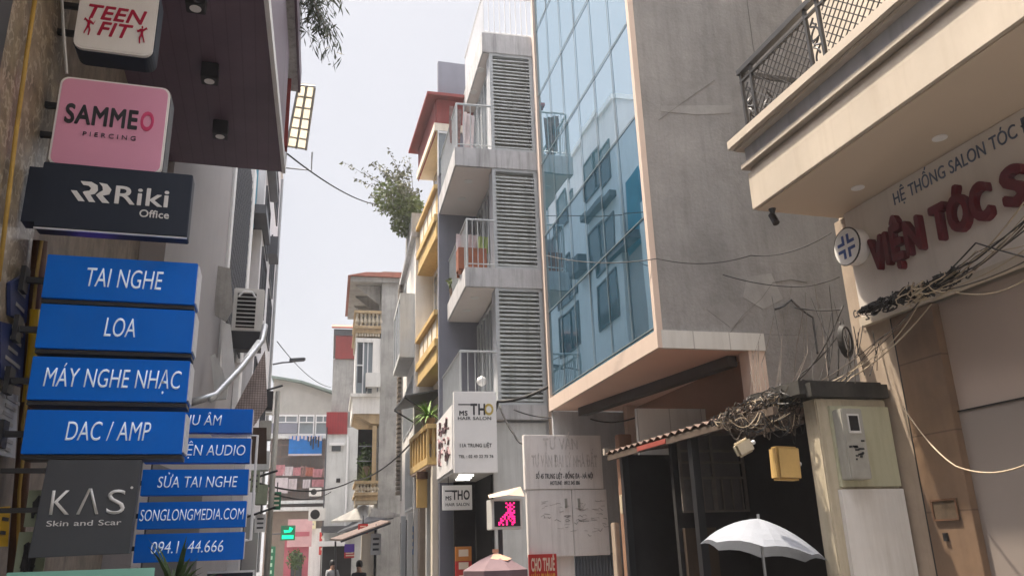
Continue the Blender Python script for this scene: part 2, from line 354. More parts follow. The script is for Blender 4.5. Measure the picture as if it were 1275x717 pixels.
class Fr:
    """a house front: P = corner at the pavement, h = heading of the front; local u across (towards the right), v along the street, z up"""
    def __init__(s, x, y, h): s.P = Vector((x, y, 0)); s.h = h; s.d, s.n = hd(h)
    def onU(s, px, py, u=0):
        r = ray(px, py); t = ((s.P-EYE).dot(s.n)+u)/r.dot(s.n); q = EYE+r*t; return Vector((u, (q-s.P).dot(s.d), q.z))
    def onV(s, px, py, v=0):
        r = ray(px, py); t = ((s.P-EYE).dot(s.d)+v)/r.dot(s.d); q = EYE+r*t; return Vector(((q-s.P).dot(s.n), v, q.z))
    def wd(s, u, v, z): return s.P+s.n*u+s.d*v+Vector((0,0,z))
    def thing(s, name, label, cat, u=0, v=0, z=0, group=None, dh=0): return thing(name, label, cat, s.wd(u, v, z), s.h+dh, group)
PI2 = math.pi/2

# ================================================================ ground
struct(MB().box(-300, 300, -300, 300, -.4, -.13).build('ground', asphalt))
struct(MB().prism([(-.75,-40,-.126), (-.75,12,-.126), (.7,36,-.126), (1.2,48,-.126), (4.2,48,-.126), (3.7,30,-.126), (2.9,17,-.126), (3.9,11,-.126), (3.9,-40,-.126)], (0,0,.126)).build('road', asphalt))
struct(MB().prism([(-12,-40,-.12), (-12,44,-.12), (.9,44,-.12), (.66,36,-.12), (-.79,12,-.12), (-.79,-40,-.12)], (0,0,.24)).build('pavement', pave))
struct(MB().prism([(3.94,-40,-.12), (3.94,11,-.12), (2.94,17,-.12), (3.74,30,-.12), (4.24,48,-.12), (14,48,-.12), (14,-40,-.12)], (0,0,.24)).build('pavement', pave))
GZ = .12

_hm = bpy.data.materials.new('haze'); _hm.use_nodes = True; _n = _hm.node_tree.nodes; _n.remove(_n['Principled BSDF'])
_pv = _n.new('ShaderNodeVolumePrincipled'); _pv.inputs['Color'].default_value = (.9, .92, .96, 1); _pv.inputs['Density'].default_value = .002; _pv.inputs['Anisotropy'].default_value = .35
_hm.node_tree.links.new(_pv.outputs[0], _n['Material Output'].inputs['Volume'])
struct(MB().box(-320, 320, -320, 320, -1.6, 24).build('haze', _hm), 'stuff')

# ================================================================ left: sign building with marble front and brown overhang
bA = thing('sign_building', 'shop house with veined marble front and dark brown wooden overhang', 'building', (-1.8, 0, GZ))
B('marble_wall', marblem, bA, -5, 0, -4, 6.35, 0, 6.88-GZ)
B('wall', mat('brown_render', (.2, .165, .135), .8, .4, 3, .5, (.06,.05,.04), bump=.1, blotch=.5), bA, -5, -.05, 6.35, 11, 0, 6.88-GZ)
def edgeA(Y): return -.09+(Y-11)*.0637+1.8
MB().prism([(-5,2,6.88-GZ), (edgeA(2),2,6.88-GZ), (edgeA(11),11,6.88-GZ), (-5,11,6.88-GZ)], (0,0,2)).build('overhang', soffitwood, bA)
MB().prism([(edgeA(2)+.003,2,6.87-GZ), (edgeA(2)+.05,2,6.87-GZ), (edgeA(11)+.05,11.02,6.87-GZ), (edgeA(11)+.003,11.02,6.87-GZ)], (0,0,.16)).build('edge_trim', whitem, bA)
MB().prism([(-4,2,8.95), (edgeA(2)+.14,2,8.95), (edgeA(12.4)+.08,12.4,8.95), (-4,12.4,8.95)], (0,0,1.4)).build('roof_slab', slabgrey, bA)
MB().prism([(edgeA(2)+.143,2,8.93), (edgeA(2)+.18,2,8.93), (edgeA(12.4)+.12,12.4,8.93), (edgeA(12.4)+.083,12.4,8.93)], (0,0,.4)).build('roof_edge', soffitwood, bA)
B('end_panel', redmetal, bA, 1.66, 1.76, 12.0, 12.2, 7.7, 8.94)
for px, py in ((262, 88), (275, 158), (245, -4)):
    r = ray(px, py); p = EYE+r*((6.82-1.6)/r.z)-bA.location
    l = MB().box(p.x-.09, p.x+.09, p.y-.09, p.y+.09, p.z-.14, 6.875-GZ).build('downlight', black, bA, bevel=.008)
    MB().lathe([(.055, p.z-.146), (.055, p.z-.141)], (p.x, p.y, 0), 14).build('lens', whiteface, l)
# black window jamb on the marble
MB().box(.0, .05, 3.0, 5.0, 4.3, 6.7).build('window_frame', black, bA)

# strapped conduits and posts on the marble front
def ptA(px, py, X): return ax(px, py, X)
tag(MB().tube([ptA(34,500,-1.7), ptA(41,430,-1.7), ptA(44,385,-1.7)], .035, 8).build('conduit', yellowm, smooth=True), 'thick yellow conduit strapped upright beside the blue shop signs', 'conduit')
tag(MB().tube([ptA(22,700,-1.68), ptA(24,610,-1.7), ptA(30,560,-1.69), ptA(28,530,-1.68), ptA(33,500,-1.69), ptA(38,420,-1.73), ptA(46,340,-1.7), ptA(52,300,-1.7)], .013, 6).build('cord', orange, smooth=True), 'frayed yellow cord winding down below the yellow conduit', 'cord')
tag(MB().tube([ptA(-2,350,-1.76), ptA(10,250,-1.76), ptA(20,165,-1.76), ptA(33,70,-1.76), ptA(45,-10,-1.76)], .016, 6).build('wall_strip', orange, smooth=True), 'thin yellow brass strip running up the veined marble wall', 'trim strip')
tag(MB().tube([ptA(14,760,-1.72), ptA(30,560,-1.74), ptA(41,400,-1.74), ptA(50,300,-1.74)], .05, 8).build('post', rust, smooth=True), 'rusty brown post behind the left ends of the blue signs', 'post')
tag(MB().tube([ay(76,-20,5.9), ay(79,40,5.9), ay(83,92,5.95)], .012, 6).build('support_cable', steel), 'pale steel stay dropping behind the pink sign corner', 'cable')
for k, (c4, m, lb, tx) in enumerate([([(8,352),(33,338),(33,372),(28,402),(8,392)], posterblue, 'navy plaque with white stripes, upper of two on the marble wall', 3),
                          ([(-4,400),(27,408),(24,482),(-4,470)], posterblue, 'navy plaque with pale writing, lower of two on the marble wall', 5),
                          ([(-6,486),(18,492),(14,570),(-6,566)], paper, 'white paper notice taped to the marble wall below navy plaques', 7),
                          ([(-6,632),(8,630),(5,680),(-6,680)], yellowm, 'small yellow sign low at the left edge of the marble wall', 2)]):
    P4 = [ptA(x, y, -1.795) for x, y in c4]
    po = MB().prism(P4, (.025, 0, 0)).build('wall_plaque' if m is not paper else 'notice', m); tag(po, lb, 'plaque' if m is not paper else 'notice')
    cy0 = sum((p.y for p in P4))/len(P4); z1 = max(p.z for p in P4); z0 = min(p.z for p in P4); wd = (max(p.y for p in P4)-min(p.y for p in P4))
    mk = MB()
    for i in range(tx):
        zz = z1-(z1-z0)*(i+1)/(tx+1)
        mk.box(-1.768, -1.765, cy0-wd*rnd.uniform(.18, .3), cy0+wd*rnd.uniform(.1, .3), zz-.012, zz+.012)
    mk.build('writing', greyletter if m is not yellowm else darkletter, po)

# ---------------- projecting signs on the left
def bracket(par, x0, x1, y, z):
    for a_ in ((x0, x1, y-.02, y+.02, z-.02, z+.02), (x0-.03, x0, y-.06, y+.06, z-.09, z+.09)): MB().box(*a_).build('bracket', black, par)
def lightbox(name, label, x0, x1, z0, z1, Y, dep, rad, face, rim, back):
    t = thing(name, label, 'sign', ((x0+x1)/2, Y, z0)); wd = (x1-x0)/2; hh = z1-z0
    MB().prism(rrect(-wd, wd, 0, hh, rad, .03), (0, dep, 0)).build('case', back, t)
    MB().prism(rrect(-wd+.006, wd-.006, .006, hh-.006, rad, .0), (0, .055, 0)).build('rim', rim, t)
    MB().prism(rrect(-wd+.02, wd-.02, .02, hh-.02, rad*.9, -.004), (0, .01, 0)).build('face', face, t)
    return t
t = lightbox('gym_sign', 'white rounded lightbox with crimson TEEN FIT lettering, topmost of the left signs', -1.655, -1.08, 5.36, 6.02, 6, .2, .07, whiteface, whiteface, navy)
text('TEEN', teenred, t, (.0, -.006, .285), .12, .42, bold=.02, shear=.25)
text('FIT', teenred, t, (.0, -.006, .14), .12, .25, bold=.02, shear=.25)
def dancer(par, x, z, s, fl):
    m = MB(); y = -.012
    q = lambda a, b: (x+a*s*fl*.75, y, z+b*s*1.15)
    m.prism([q(math.cos(i*.785)*.06, .92+math.sin(i*.785)*.07) for i in range(8)], (0, .007, 0))
    m.prism([q(-.1,.82), q(.1,.82), q(.07,.55), q(.16,.3), q(.1,0), q(.02,0), q(.04,.3), q(-.02,.42), q(-.1,.3), q(-.22,.05), q(-.28,.1), q(-.18,.35), q(-.1,.55)], (0, .0065, 0))
    m.prism([q(-.1,.82), q(-.3,.95), q(-.38,.8), q(-.3,.84), q(-.08,.68)], (0, .006, 0)); m.prism([q(.1,.82), q(.3,.7), q(.4,.85), q(.3,.6), q(.08,.68)], (0, .0055, 0))
    return m.build('figure_mark', teenred, par)
dancer(t, -.19, .125, .14, 1); dancer(t, .19, .11, .14, -1)
bracket(t, -.14-.31, -.31, .12, .45); bracket(t, -.45, -.31, .12, .2)
t = lightbox('piercing_sign', 'pink rounded square lightbox lettered SAMMEO PIERCING', -1.695, -.915, 4.36, 5.11, 6, .2, .06, pinksign, whiteface, darkgrey)
text('SAMME', darkletter, t, (-.07, -.006, .36), .15, .50, bold=.03, name='lettering')
text('O', pinkletter, t, (.245, -.006, .36), .15, .095, bold=.03)
text('P I E R C I N G', darkletter, t, (.0, -.006, .26), .036, .36)
bracket(t, -.52, -.39, .12, .55); bracket(t, -.52, -.39, .12, .3)
t = thing('office_sign', 'navy box sign lettered Riki Office with white ribbon mark', 'sign', (-1.185, 5.9, 3.84))
B('case', navy, t, -.5, .5, 0, .16, 0, .50, bevel=.006); B('side_case', navy, t, -.59, -.503, .02, .16, .04, .46)
MB().box(-.5, .5, .004, .02, -.012, -.002).build('edge_strip', signedge, t)
text('Riki', whitem, t, (.17, -.003, .22), .135, .36, bold=.012); text('Office', whitem, t, (.265, -.003, .13), .055, .2, bold=.012)
lg = MB(); zz = .215
def rib(x, pts): lg.prism([(x+a*.16, -.004, zz+b*.155) for a, b in pts], (0, .006, 0))
rib(-.30, [(0,.5),(.24,.5),(.62,0),(.36,0)])
rib(-.27, [(.15,1),(.6,1),(.86,.85),(.9,.6),(.8,.42),(.62,.35),(.86,0),(.6,0),(.3,.45),(.36,.5),(.56,.55),(.62,.68),(.5,.8),(.28,.82)])
rib(-.17, [(.28,1),(.62,.95),(.82,.7),(.76,.45),(.5,.36),(.82,0),(.52,0),(.22,.36),(.34,.5),(.48,.62),(.44,.82)])
lg.build('logo_mark', whitem, t)
tag(MB().box(-1.52, -1.25, 6.3, 6.34, 3.6, 3.74).build('lamp_strip', purpleled), 'small violet glowing lamp strip between navy and blue signs', 'lamp')
BIG = [('TAI NGHE', 318, 371, 55, 245, .50, 'long blue box sign lettered TAI NGHE in white'),
       ('LOA', 378, 432, 47, 241, .20, 'long blue box sign lettered LOA in white'),
       ('MÁY NGHE NHẠC', 442, 495, 37, 235, .86, 'long blue box sign lettered MÁY NGHE NHẠC in white'),
       ('DAC / AMP', 507, 561, 30, 229, .52, 'long blue box sign lettered DAC / AMP in white')]
for s_, y0, y1, x0, x1, tw, lb in BIG:
    a = ay((x0+x1)/2, y0+4, 6); b = ay((x0+x1)/2, y1+4, 6); xl = ay(x0, (y0+y1)/2, 6).x; xr = ay(x1, (y0+y1)/2, 6).x
    t = thing('hanging_sign', lb, 'sign', ((xl+xr)/2, 6, b.z), 0, 'long blue signs of the audio shop'); wd = (xr-xl)/2; hh = a.z-b.z
    B('case', bluesign, t, -wd, wd, 0, .26, 0, hh, bevel=.004)
    MB().box(wd+.001, wd+.012, .01, .25, .015, hh-.015).build('end_plate', signedge, t)
    MB().box(-wd, wd, .02, .24, -.03, -.003).build('under_rail', black, t)
    text(s_, textwhite, t, (.02, -.002, hh*.31), hh*.43, tw, shear=.12, bold=-.004)
    bracket(t, -wd-.14, -wd, .13, hh/2)
SM = [('THU ÂM', 507, 537, .40, 'small blue sign lettered THU ÂM, top of the lower blue stack'),
      ('PHỤ KIỆN AUDIO', 544, 575, .86, 'small blue sign lettered PHỤ KIỆN AUDIO, half hidden by a longer sign'),
      ('SỬA TAI NGHE', 583, 615, .68, 'small blue sign lettered SỬA TAI NGHE'),
      ('SONGLONGMEDIA.COM', 623, 656, .875, 'small blue sign lettered SONGLONGMEDIA.COM'),
      ('094.1144.666', 662, 697, .60, 'small blue sign with telephone number, bottom of the stack behind the palm')]
for i, (s_, y0, y1, tw, lb) in enumerate(SM):
    a = ay(245, y0+1, 8); b = ay(245, y1+1, 8); xl, xr = -1.10, -.19
    t = thing('hanging_sign', lb, 'sign', ((xl+xr)/2, 8, b.z), 0, 'small blue signs of the audio shop'); wd = (xr-xl)/2; hh = a.z-b.z
    B('case', bluesign, t, -wd, wd, 0, .12, 0, hh, bevel=.003)
    MB().box(wd+.001, wd+.008, .005, .115, .005, hh-.005).build('end_plate', signedge, t)
    xo = {0: -.02, 1: -.02, 2: .02, 3: 0, 4: -.02}[i]
    text(s_, textwhite, t, (xo, -.002, hh*.30), hh*.42, tw, shear=.12, bold=-.004)
    MB().box(-wd-.2, -wd, .04, .08, hh/2-.02, hh/2+.02).build('bracket', black, t)
z0, z1 = ay(305, 672, 8).z, ay(318, 541, 8).z
tag(MB().tube([(-.55, 8.06, z1), (-.135, 8.06, z1), (-.135, 8.06, z0), (-.18, 8.06, z0)], .014, 8).build('bent_pipe', whitem), 'thin white bent pipe round the right edge of small blue signs', 'frame')
t = thing('clinic_sign', 'square slate grey sign lettered KAS Skin and Scar', 'sign', (-1.13, 6, 1.64))
MB().prism([(-.31,0,.0), (.275,0,.01), (.29,0,.61), (-.275,0,.61)], (0, .1, 0)).build('case', slate, t, bevel=.003)
text('K', whitem, t, (-.165, -.002, .26), .155, .115, bold=-.004); text('Λ', whitem, t, (.0, -.002, .26), .155, .13, bold=-.004); text('S', whitem, t, (.165, -.002, .26), .155, .11, bold=-.004)
text('.', whitem, t, (.25, -.002, .42), .1); text('Skin and Scar', whitem, t, (-.01, -.002, .19), .034, .44)
for a_ in ((-.55, -.29, .03, .07, .28, .31), (-.55, -.29, .03, .07, .53, .56)): MB().box(*a_).build('bracket', black, t)
t = thing('mint_sign', 'mint green panel across the bottom of the left signs', 'panel', (-1.1, 5.9, ay(140, 708, 5.9).z-.51)); B('board', mint, t, -.42, .42, 0, .05, 0, .51, bevel=.003)
B('frame', black, t, -.40, .40, .053, .09, .02, .47)
for x0, x1, y0, y1, lb in ((36, 56, 610, 655, 'small pale green board with a dark scribbled figure, upper one'), (24, 52, 662, 722, 'pale green board with big black brush writing beside the mint panel')):
    a = ay(x0, y0, 6.2); b = ay(x1, y1, 6.2); t = thing('notice_board', lb, 'notice', (a.x, 6.2, b.z)); W_, H_ = b.x-a.x, a.z-b.z
    B('board', palegreen, t, 0, W_, 0, .02, 0, H_)
    m = MB()
    for i in range(7):
        q = [(W_*(.3+.4*rnd.random()), -.006, H_*(.15+.7*rnd.random())) for _ in range(4)]; m.tube(q, .008 if y0 < 650 else .018, 5)
    m.build('brush_writing', darkletter, t)
t = thing('small_sign', 'navy sign with white border and red disc low beside the palm', 'sign', (-.30, 8.3, 1.2)); B('board', navy, t, -.2, .2, 0, .05, 0, .27)
MB().box(-.2, .215, -.01, -.003, .27, .29).box(.2, .215, -.01, .06, 0, .269).build('border', whitem, t)
MB().prism([(-.09+.13*math.cos(i*.4), -.012, .12+.13*math.sin(i*.4)) for i in range(16)], (0, .008, 0)).build('disc', teenred, t)
t = thing('potted_palm', 'small dark green palm in a pot below the blue signs', 'plant', (-.62, 6.7, GZ))
MB().lathe([(.16,0), (.22,.42), (.24,.45), (.19,.45), (.18,.40)], (0,0,0), 18).build('pot', browntile, t, smooth=True)
MB().tube([(0,0,.4), (.02,0,.8), (0,.02,1.2)], .03, 7, r1=.02).build('trunk', bark, t)
fan(MB(), (0,.02,1.18), 46, .48, .026, (.1, 1.45)).build('foliage', leafdark, t)

# ---------------- left: houses further along
bB = Fr(-1.6, 10.5, 6.6)
t = bB.thing('grey_house', 'plain lavender grey shop house behind the blue signs', 'building', z=GZ)
B('wall', leftgrey, t, -6, 0, .55, 5.0, 0, 10.6); B('edge_trim', whitem, t, .002, .05, 4.8, 5.0, 4.4, 9.5); B('roof', slabgrey, t, -6, .1, .5, 5.05, 10.605, 10.8)
sh = B('shutter', darkgrey, t, -.05, .02, 1.0, 4.4, 0, 2.7)
bM_ = Fr(-1.12, 15.6, 2.6)
t = bM_.thing('mesh_house', 'grey house with dark diamond mesh screen in front of its upper storey', 'building', z=GZ)
B('wall', leftgrey, t, -6, -.05, 0, 6.3, 0, 11.6); B('pillar', whitem, t, -.04, .09, 4.3, 5.0, 4.5, 11.2)
B('balcony_slab', darkgrey, t, -.04, .38, 5.2, 7.6, 10.2, 10.45)
ms = MB()
for i in range(34):
    a = i*.19-2.6
    for s_ in (1, -1):
        y0, z0, y1, z1 = a, 6.0, a+s_*4.6*.55, 10.6
        if s_ < 0: y0 += 2.6; y1 += 2.6
        t0, t1 = 0., 1.
        dy = y1-y0
        lo, hi = sorted(((.3-y0)/dy, (4.2-y0)/dy)); t0, t1 = max(0, lo), min(1, hi)
        if t1 > t0+.02: ms.tube([(.06, y0+dy*t0, z0+(z1-z0)*t0), (.06, y0+dy*t1, z0+(z1-z0)*t1)], .028, 4)
ms.build('mesh_screen', darkgrey, t)
for a_ in (.2, 4.2): B('screen_frame', whitem, t, .0, .1, a_, a_+.09, 5.9, 10.7)
tp = bM_.thing('tarpaulin', 'teal tarpaulin stretched over the upper storey of the mesh screened house', 'tarpaulin', 0, 4.9, 10.2)
MB().prism([(-.04,.15,0), (.03,.15,.2), (.03,1.3,.15), (-.04,1.3,-.1)], (.0,0,2.2)).build('sheet', mat('teal_tarp', (.01,.16,.24), .7, .15, 2), tp)
bC = Fr(-.62, 22, 2.6)
t = bC.thing('pale_house', 'tall pale grey house with dark framed windows at the end of left row', 'building', z=GZ)
B('wall', leftlight, t, -6, 0, 0, 8, 0, 15.6); B('cornice', whitem, t, -6, .08, -.05, 8.06, 15.61, 15.8)
B('balcony_slab', darkgrey, t, -.5, .25, .2, 2.6, 12.2, 12.4)
def window(par, u, v0, v1, z0, z1, fm=darkgrey, gm=windowdark, side=1, bars=1):
    f = MB(); e = .05
    a, b = sorted((u-.02*side, u+.05*side))
    f.box(a, b, v0, v1, z0, z0+e).box(a, b, v0, v1, z1-e, z1).box(a, b, v0, v0+e, z0+e, z1-e).box(a, b, v1-e, v1, z0+e, z1-e)
    for i in range(bars): c = v0+(v1-v0)*(i+1)/(bars+1); f.box(a, b, c-.025, c+.025, z0+e, z1-e)
    o = f.build('window', fm, par); a, b = sorted((u-.01*side, u+.012*side)); MB().box(a, b, v0+.03, v1-.03, z0+.03, z1-.03).build('pane', gm, o); return o
for z0, z1 in ((5.2, 6.7), (8.3, 9.9), (10.2, 11.8), (13, 14.4)):
    window(t, 0, .5, 2.6, z0, z1); window(t, 0, 4.4, 6.6, z0, z1)
B('awning_box', darkgrey, t, .002, .3, 3.0, 4.0, 10.6, 11.2); B('shop_front', darkgrey, t, -.05, .03, .6, 7.2, 0, 2.6)
for v, z in ((6.9, 6.2), (7.2, 4.4)): MB().box(.002, .26, v, v+.5, z, z+.5).build('window_box', whitepvc, t)
MB().tube([(.06, 7.9, 15.5), (.06, 7.9, 1)], .05, 7).build('drainpipe', steel, t)

# roof awning and bamboo seen past the brown overhang
def azz(px, py, z): r = ray(px, py); return EYE+r*((z-1.6)/r.z)
p = [azz(372,105,9.6), azz(392,107,9.6), azz(381,185,9.4), azz(357,181,9.4)]
t = thing('roof_awning', 'yellowed polycarbonate awning on a thin steel frame under bamboo', 'awning', (0,0,0))
MB().prism(p, (0,0,.02)).build('sheet', polyc, t)
f = MB()
for k in range(7): a, b = p[0].lerp(p[3], k/6), p[1].lerp(p[2], k/6); f.tube([a-Vector((0,0,.02)), b-Vector((0,0,.02))], .02, 5)
for k in range(3): f.tube([p[0].lerp(p[1], k/2)-Vector((0,0,.03)), p[3].lerp(p[2], k/2)-Vector((0,0,.03))], .024, 5)
f.tube([p[3], p[3]-Vector((0,0,.5)), p[3]+Vector((.5,0,-.5)), p[3]+Vector((.5,0,-.1))], .018, 5)
f.build('frame', steel, t)
t = thing('bamboo', 'drooping bamboo sprays hanging off the roof against white sky', 'plant', ay(362, -30, 11.5))
mb, st = MB(), MB()
for k in range(34):
    e = ay(rnd.uniform(374, 430), rnd.uniform(-30, 78), 11.5+rnd.uniform(-.5, .5))-t.location
    pts = [Vector((-.1, 0, .4))+Vector((rnd.uniform(-.1,.1), 0, 0)), e*.5+Vector((0,0,.25)), e]
    st.tube(pts, .008, 4, r1=.003)
    for j in range(26):
        q = pts[1].lerp(pts[2], rnd.random()) if rnd.random() < .75 else pts[0].lerp(pts[1], rnd.random())
        leaves(mb, q, (.09, .09, .07), 1, .20, .015, 1.0)
mb.build('foliage', leafshade, t); st.build('stem', bark, t)

# clutter on the left houses
t = thing('air_conditioner', 'white air conditioner with dark grille hung on the left houses', 'air conditioner', ay(307, 412, 15.0))
B('case', whitepvc, t, -.27, .27, 0, .3, 0, .82, bevel=.015); B('grille_panel', dark, t, -.2, .13, -.012, -.002, .06, .74)
g = MB()
for i in range(9): g.box(-.21, .14, -.03, -.014, .09+i*.078, .105+i*.078)
g.build('grille', whitepvc, t); MB().tube([(-.18,-.02,.66), (-.1,-.03,.74), (.05,-.03,.74), (.12,-.02,.64)], .02, 5).build('vent_ring', whitem, t)
B('bracket', black, t, -.29, .27, .0, .3, -.34, -.003)
tag(MB().tube([ay(330,405,14.6), ay(326,425,14.4), ay(300,458,13.6), ay(268,492,12.6), ay(238,501,12.2)], .055, 8).build('pipe', steel, smooth=True), 'thick pale grey pipe slanting down from the air conditioner', 'pipe')
tag(MB().tube([ay(322,425,14.3), ay(290,470,13.4), ay(262,498,12.4)], .04, 8).build('pipe', palegrey, smooth=True), 'thinner grey pipe running below the thick slanting pipe', 'pipe')
tag(MB().prism([ay(286,520,15.6), ay(330,436,15.6), ay(333,505,15.6), ay(316,530,15.6)], (0,.04,0)).build('net_screen', hatch), 'woven brownish mesh screen leaning below the slanting pipes', 'screen')
def board(c4, Y, m, lb, th=.05, nm='board_sign', cat='sign'): return tag(MB().prism([ay(x, y, Y) for x, y in c4], (0, th, 0)).build(nm, m), lb, cat)
board([(266,330),(287,334),(290,385),(281,400),(268,392)], 14.6, oldgrey, 'weathered grey board edge high beside the air conditioner')
board([(262,443),(268,440),(284,480),(282,496),(268,497)], 14.0, palegrey, 'narrow grey board tilted above the THU ÂM sign', .1)
board([(276,400),(287,404),(293,462),(282,476),(276,455)], 14.8, whitem, 'pale peeling board hanging under the air conditioner', .04)
board([(313,532),(332,532),(332,577),(313,577)], 13.5, mat('brown_ply', (.07,.045,.03)), 'dark brown panel behind the white pipe frame', .04, 'panel', 'panel')
t = thing('utility_pole', 'dark utility pole carrying boxes at the end of left row', 'pole', ay(333, 690, 17)*1); t.location.z = GZ
MB().tube([(0,0,0), (.02,0,4.7)], .06, 10, r1=.05).build('shaft', metergrey, t, smooth=True)
for z, w_, m in ((4.3, .1, black), (3.7, .14, metergrey), (3.1, .16, palegrey), (2.45, .13, palegreen)): MB().box(-.16-w_, -.07, -.16, .1, z, z+.38).build('junction_box', m, t, bevel=.012)
for z in (4.6, 2.9, 2.2): MB().tube([(-.5,-.1,z), (.1,-.12,z+.2)], .022, 5).build('crossbar', black, t)
t = thing('street_lamp', 'slim street lamp head on a short arm against the sky', 'street lamp', ay(352, 452, 26))
MB().tube([(-.3,0,-.05), (.0,0,.02), (.3,0,.05)], .025, 6).build('arm', darkgrey, t)
MB().prism([(.2,-.12,.05), (.66,-.1,.10), (.7,0,.11), (.66,.1,.10), (.2,.12,.05)], (0,0,.09)).build('lamp_head', darkgrey, t, bevel=.01)

# ================================================================ right: hair salon house
XS = 5.0
t = thing('salon_house', 'cream stone salon house with heavy moulded balcony over a shop sign', 'building', (XS, 0, 0))
S = t
B('wall', saloncream, t, .06, 8, -5, 5.9, 0, 13); B('street_wall', brownstone, t, 0, .055, 5.42, 5.9, 0, 4.44)
za, zb = 4.46, 4.82
MB().box(-.93, .05, -4, 5.82, za, zb).build('balcony_slab', saloncream, t, bevel=.004)
MB().box(-.90, -.02, -4, 5.80, za-.012, za-.002).build('soffit', salonsoffit, t)
MB().box(-.91, .05, -4, 5.80, zb+.001, zb+.05).box(-.97, .05, -4, 5.86, zb+.051, zb+.10).build('lower_moulding', saloncream, t, bevel=.006)
MB().box(-.93, .05, -4, 5.82, zb+.101, zb+.25).build('recessed_band', greywall, t)
MB().box(-1.0, .05, -4, 5.89, zb+.251, zb+.28).box(-1.04, .05, -4, 5.93, zb+.281, zb+.37).build('upper_moulding', saloncream, t, bevel=.006)
for px, py in ((1170, 172), (1068, 234)):
    r = ray(px, py); q = EYE+r*((za-.015-1.6)/r.z)
    MB().lathe([(.055, za-.02), (.055, za-.0125)], (q.x-XS, q.y, 0), 18).build('downlight', whiteface, t)
# wrought iron balcony railing
zr = zb+.371
rl = thing('balcony_railing', 'black wrought iron railing with lattice and scrolls above salon sign', 'railing', (XS-.93, 5.72, zr))
f = MB(); f.box(-.03, .03, -6, .03, .62, .67).box(-.015, .015, -6, .02, .53, .55).box(-.015, .015, -6, .02, .02, .05)
for y in (-.0, -.16, -.98, -1.14, -2.0, -2.16, -3.0): f.box(-.014, .014, y-.014, y+.014, .05, .62)
f.box(-.015, .9, .0, .03, .62, .67).box(0, .9, .005, .025, .02, .05); f.build('frame', black, rl)
lt = MB(); L0, H0 = .82, .48
for base in (-.98, -2.0, -3.0):
    for i in range(-6, 10):
        for s_ in (1, -1):
            a0 = i*.085; pts = []
            x0_, x1_ = a0, a0+H0
            lo, hi = max(0, x0_), min(L0, x1_)
            if hi-lo < .02: continue
            za_, zb_ = (lo-x0_), (hi-x0_)
            if s_ < 0: lo, hi = L0-lo, L0-hi
            lt.tube([(0, base+lo, .05+za_), (0, base+hi, .05+zb_)], .0055, 4)
lt.build('lattice', black, rl)
sc_ = MB()
def scroll(cy, cz, s, fl, ax_='y'):
    pts = []
    for i in range(40):
        a = i/39*math.pi*3.6; rr = .065*s*(1-abs(i/39-.5)*1.0); pts.append((0, cy+fl*rr*math.cos(a)*(1 if i < 20 else -1)*.9, cz+(i/39-.5)*.4*s+rr*.5*math.sin(a)))
    if ax_ == 'x': pts = [(p_[1], .015, p_[2]) for p_ in pts]
    sc_.tube(pts, .009, 5)
for y in (-.08, -1.06, -2.08): scroll(y, .3, 1, 1); scroll(y, .3, .8, -1)
for x in (.1, .28, .46, .64): scroll(x, .3, 1, 1, 'x')
sc_.build('scrollwork', black, rl)
# salon sign
sg = thing('salon_sign', 'long cream salon fascia sign with maroon VIỆN TÓC lettering', 'sign', (XS, 0, 0))
B('board', signcream, sg, -.045, -.002, -4, 5.70, 3.45, 4.444); B('bottom_trim', saloncream, sg, -.06, -.002, -4, 5.72, 3.37, 3.449)
def yz(px, py, X=XS-.05): q = ax(px, py, X); return q.y, q.z
a, b = yz(1114, 257), yz(1275, 160); W_ = (a[0]-b[0])*23/20.2
text('HỆ THỐNG SALON TÓC ĐẸP', salonblue, sg, (-.046, a[0]-W_/2, (a[1]+b[1])/2-.01), .105, W_, rz=-PI2, bold=.004)
a, b = yz(1092, 336), yz(1243, 268); W_ = a[0]-b[0]
text('VIỆN TÓC', salonred, sg, (-.046, a[0]-W_/2, (a[1]+b[1])/2), .26, W_, rz=-PI2, bold=.045, depth=.06, shear=.06)
text('S', salonred, sg, (-.046, b[0]-.2, (a[1]+b[1])/2), .26, .2, rz=-PI2, bold=.045, depth=.06, shear=.06)
a, b = yz(1063, 395), yz(1192, 346); W_ = a[0]-b[0]
text('Cs: 112 TRUNG LIỆT - ĐỐNG ĐA - HÀ NỘI', darkletter, sg, (-.046, a[0]-W_/2, (a[1]+b[1])/2), .07, W_, rz=-PI2, bold=.012)
ec = ax(1055, 307, XS-.16)
em = tag(MB().tube([(0,0,0), (.12,0,0)], .165, 28).build('round_sign', whiteface, None, (XS-.17, ec.y, ec.z), smooth=False), 'round white lightbox with blue four-corner cross mark', 'sign')
rm = MB()
rm.tube([(.0+.005, .168*math.cos(i*.2244), .168*math.sin(i*.2244)) for i in range(28)], .008, 5, closed=True); rm.build('rim', black, em)
cm = MB(); gq, L_, t_ = .018, .09, .028
for sy in (1, -1):
    for sz in (1, -1):
        cm.prism([(-.004, sy*gq, sz*gq), (-.004, sy*(gq+L_), sz*gq), (-.004, sy*(gq+L_), sz*(gq+t_)), (-.004, sy*(gq+t_), sz*(gq+t_)), (-.004, sy*(gq+t_), sz*(gq+L_)), (-.004, sy*gq, sz*(gq+L_))], (.006, 0, 0))
cm.build('cross_mark', emblemblue, em)
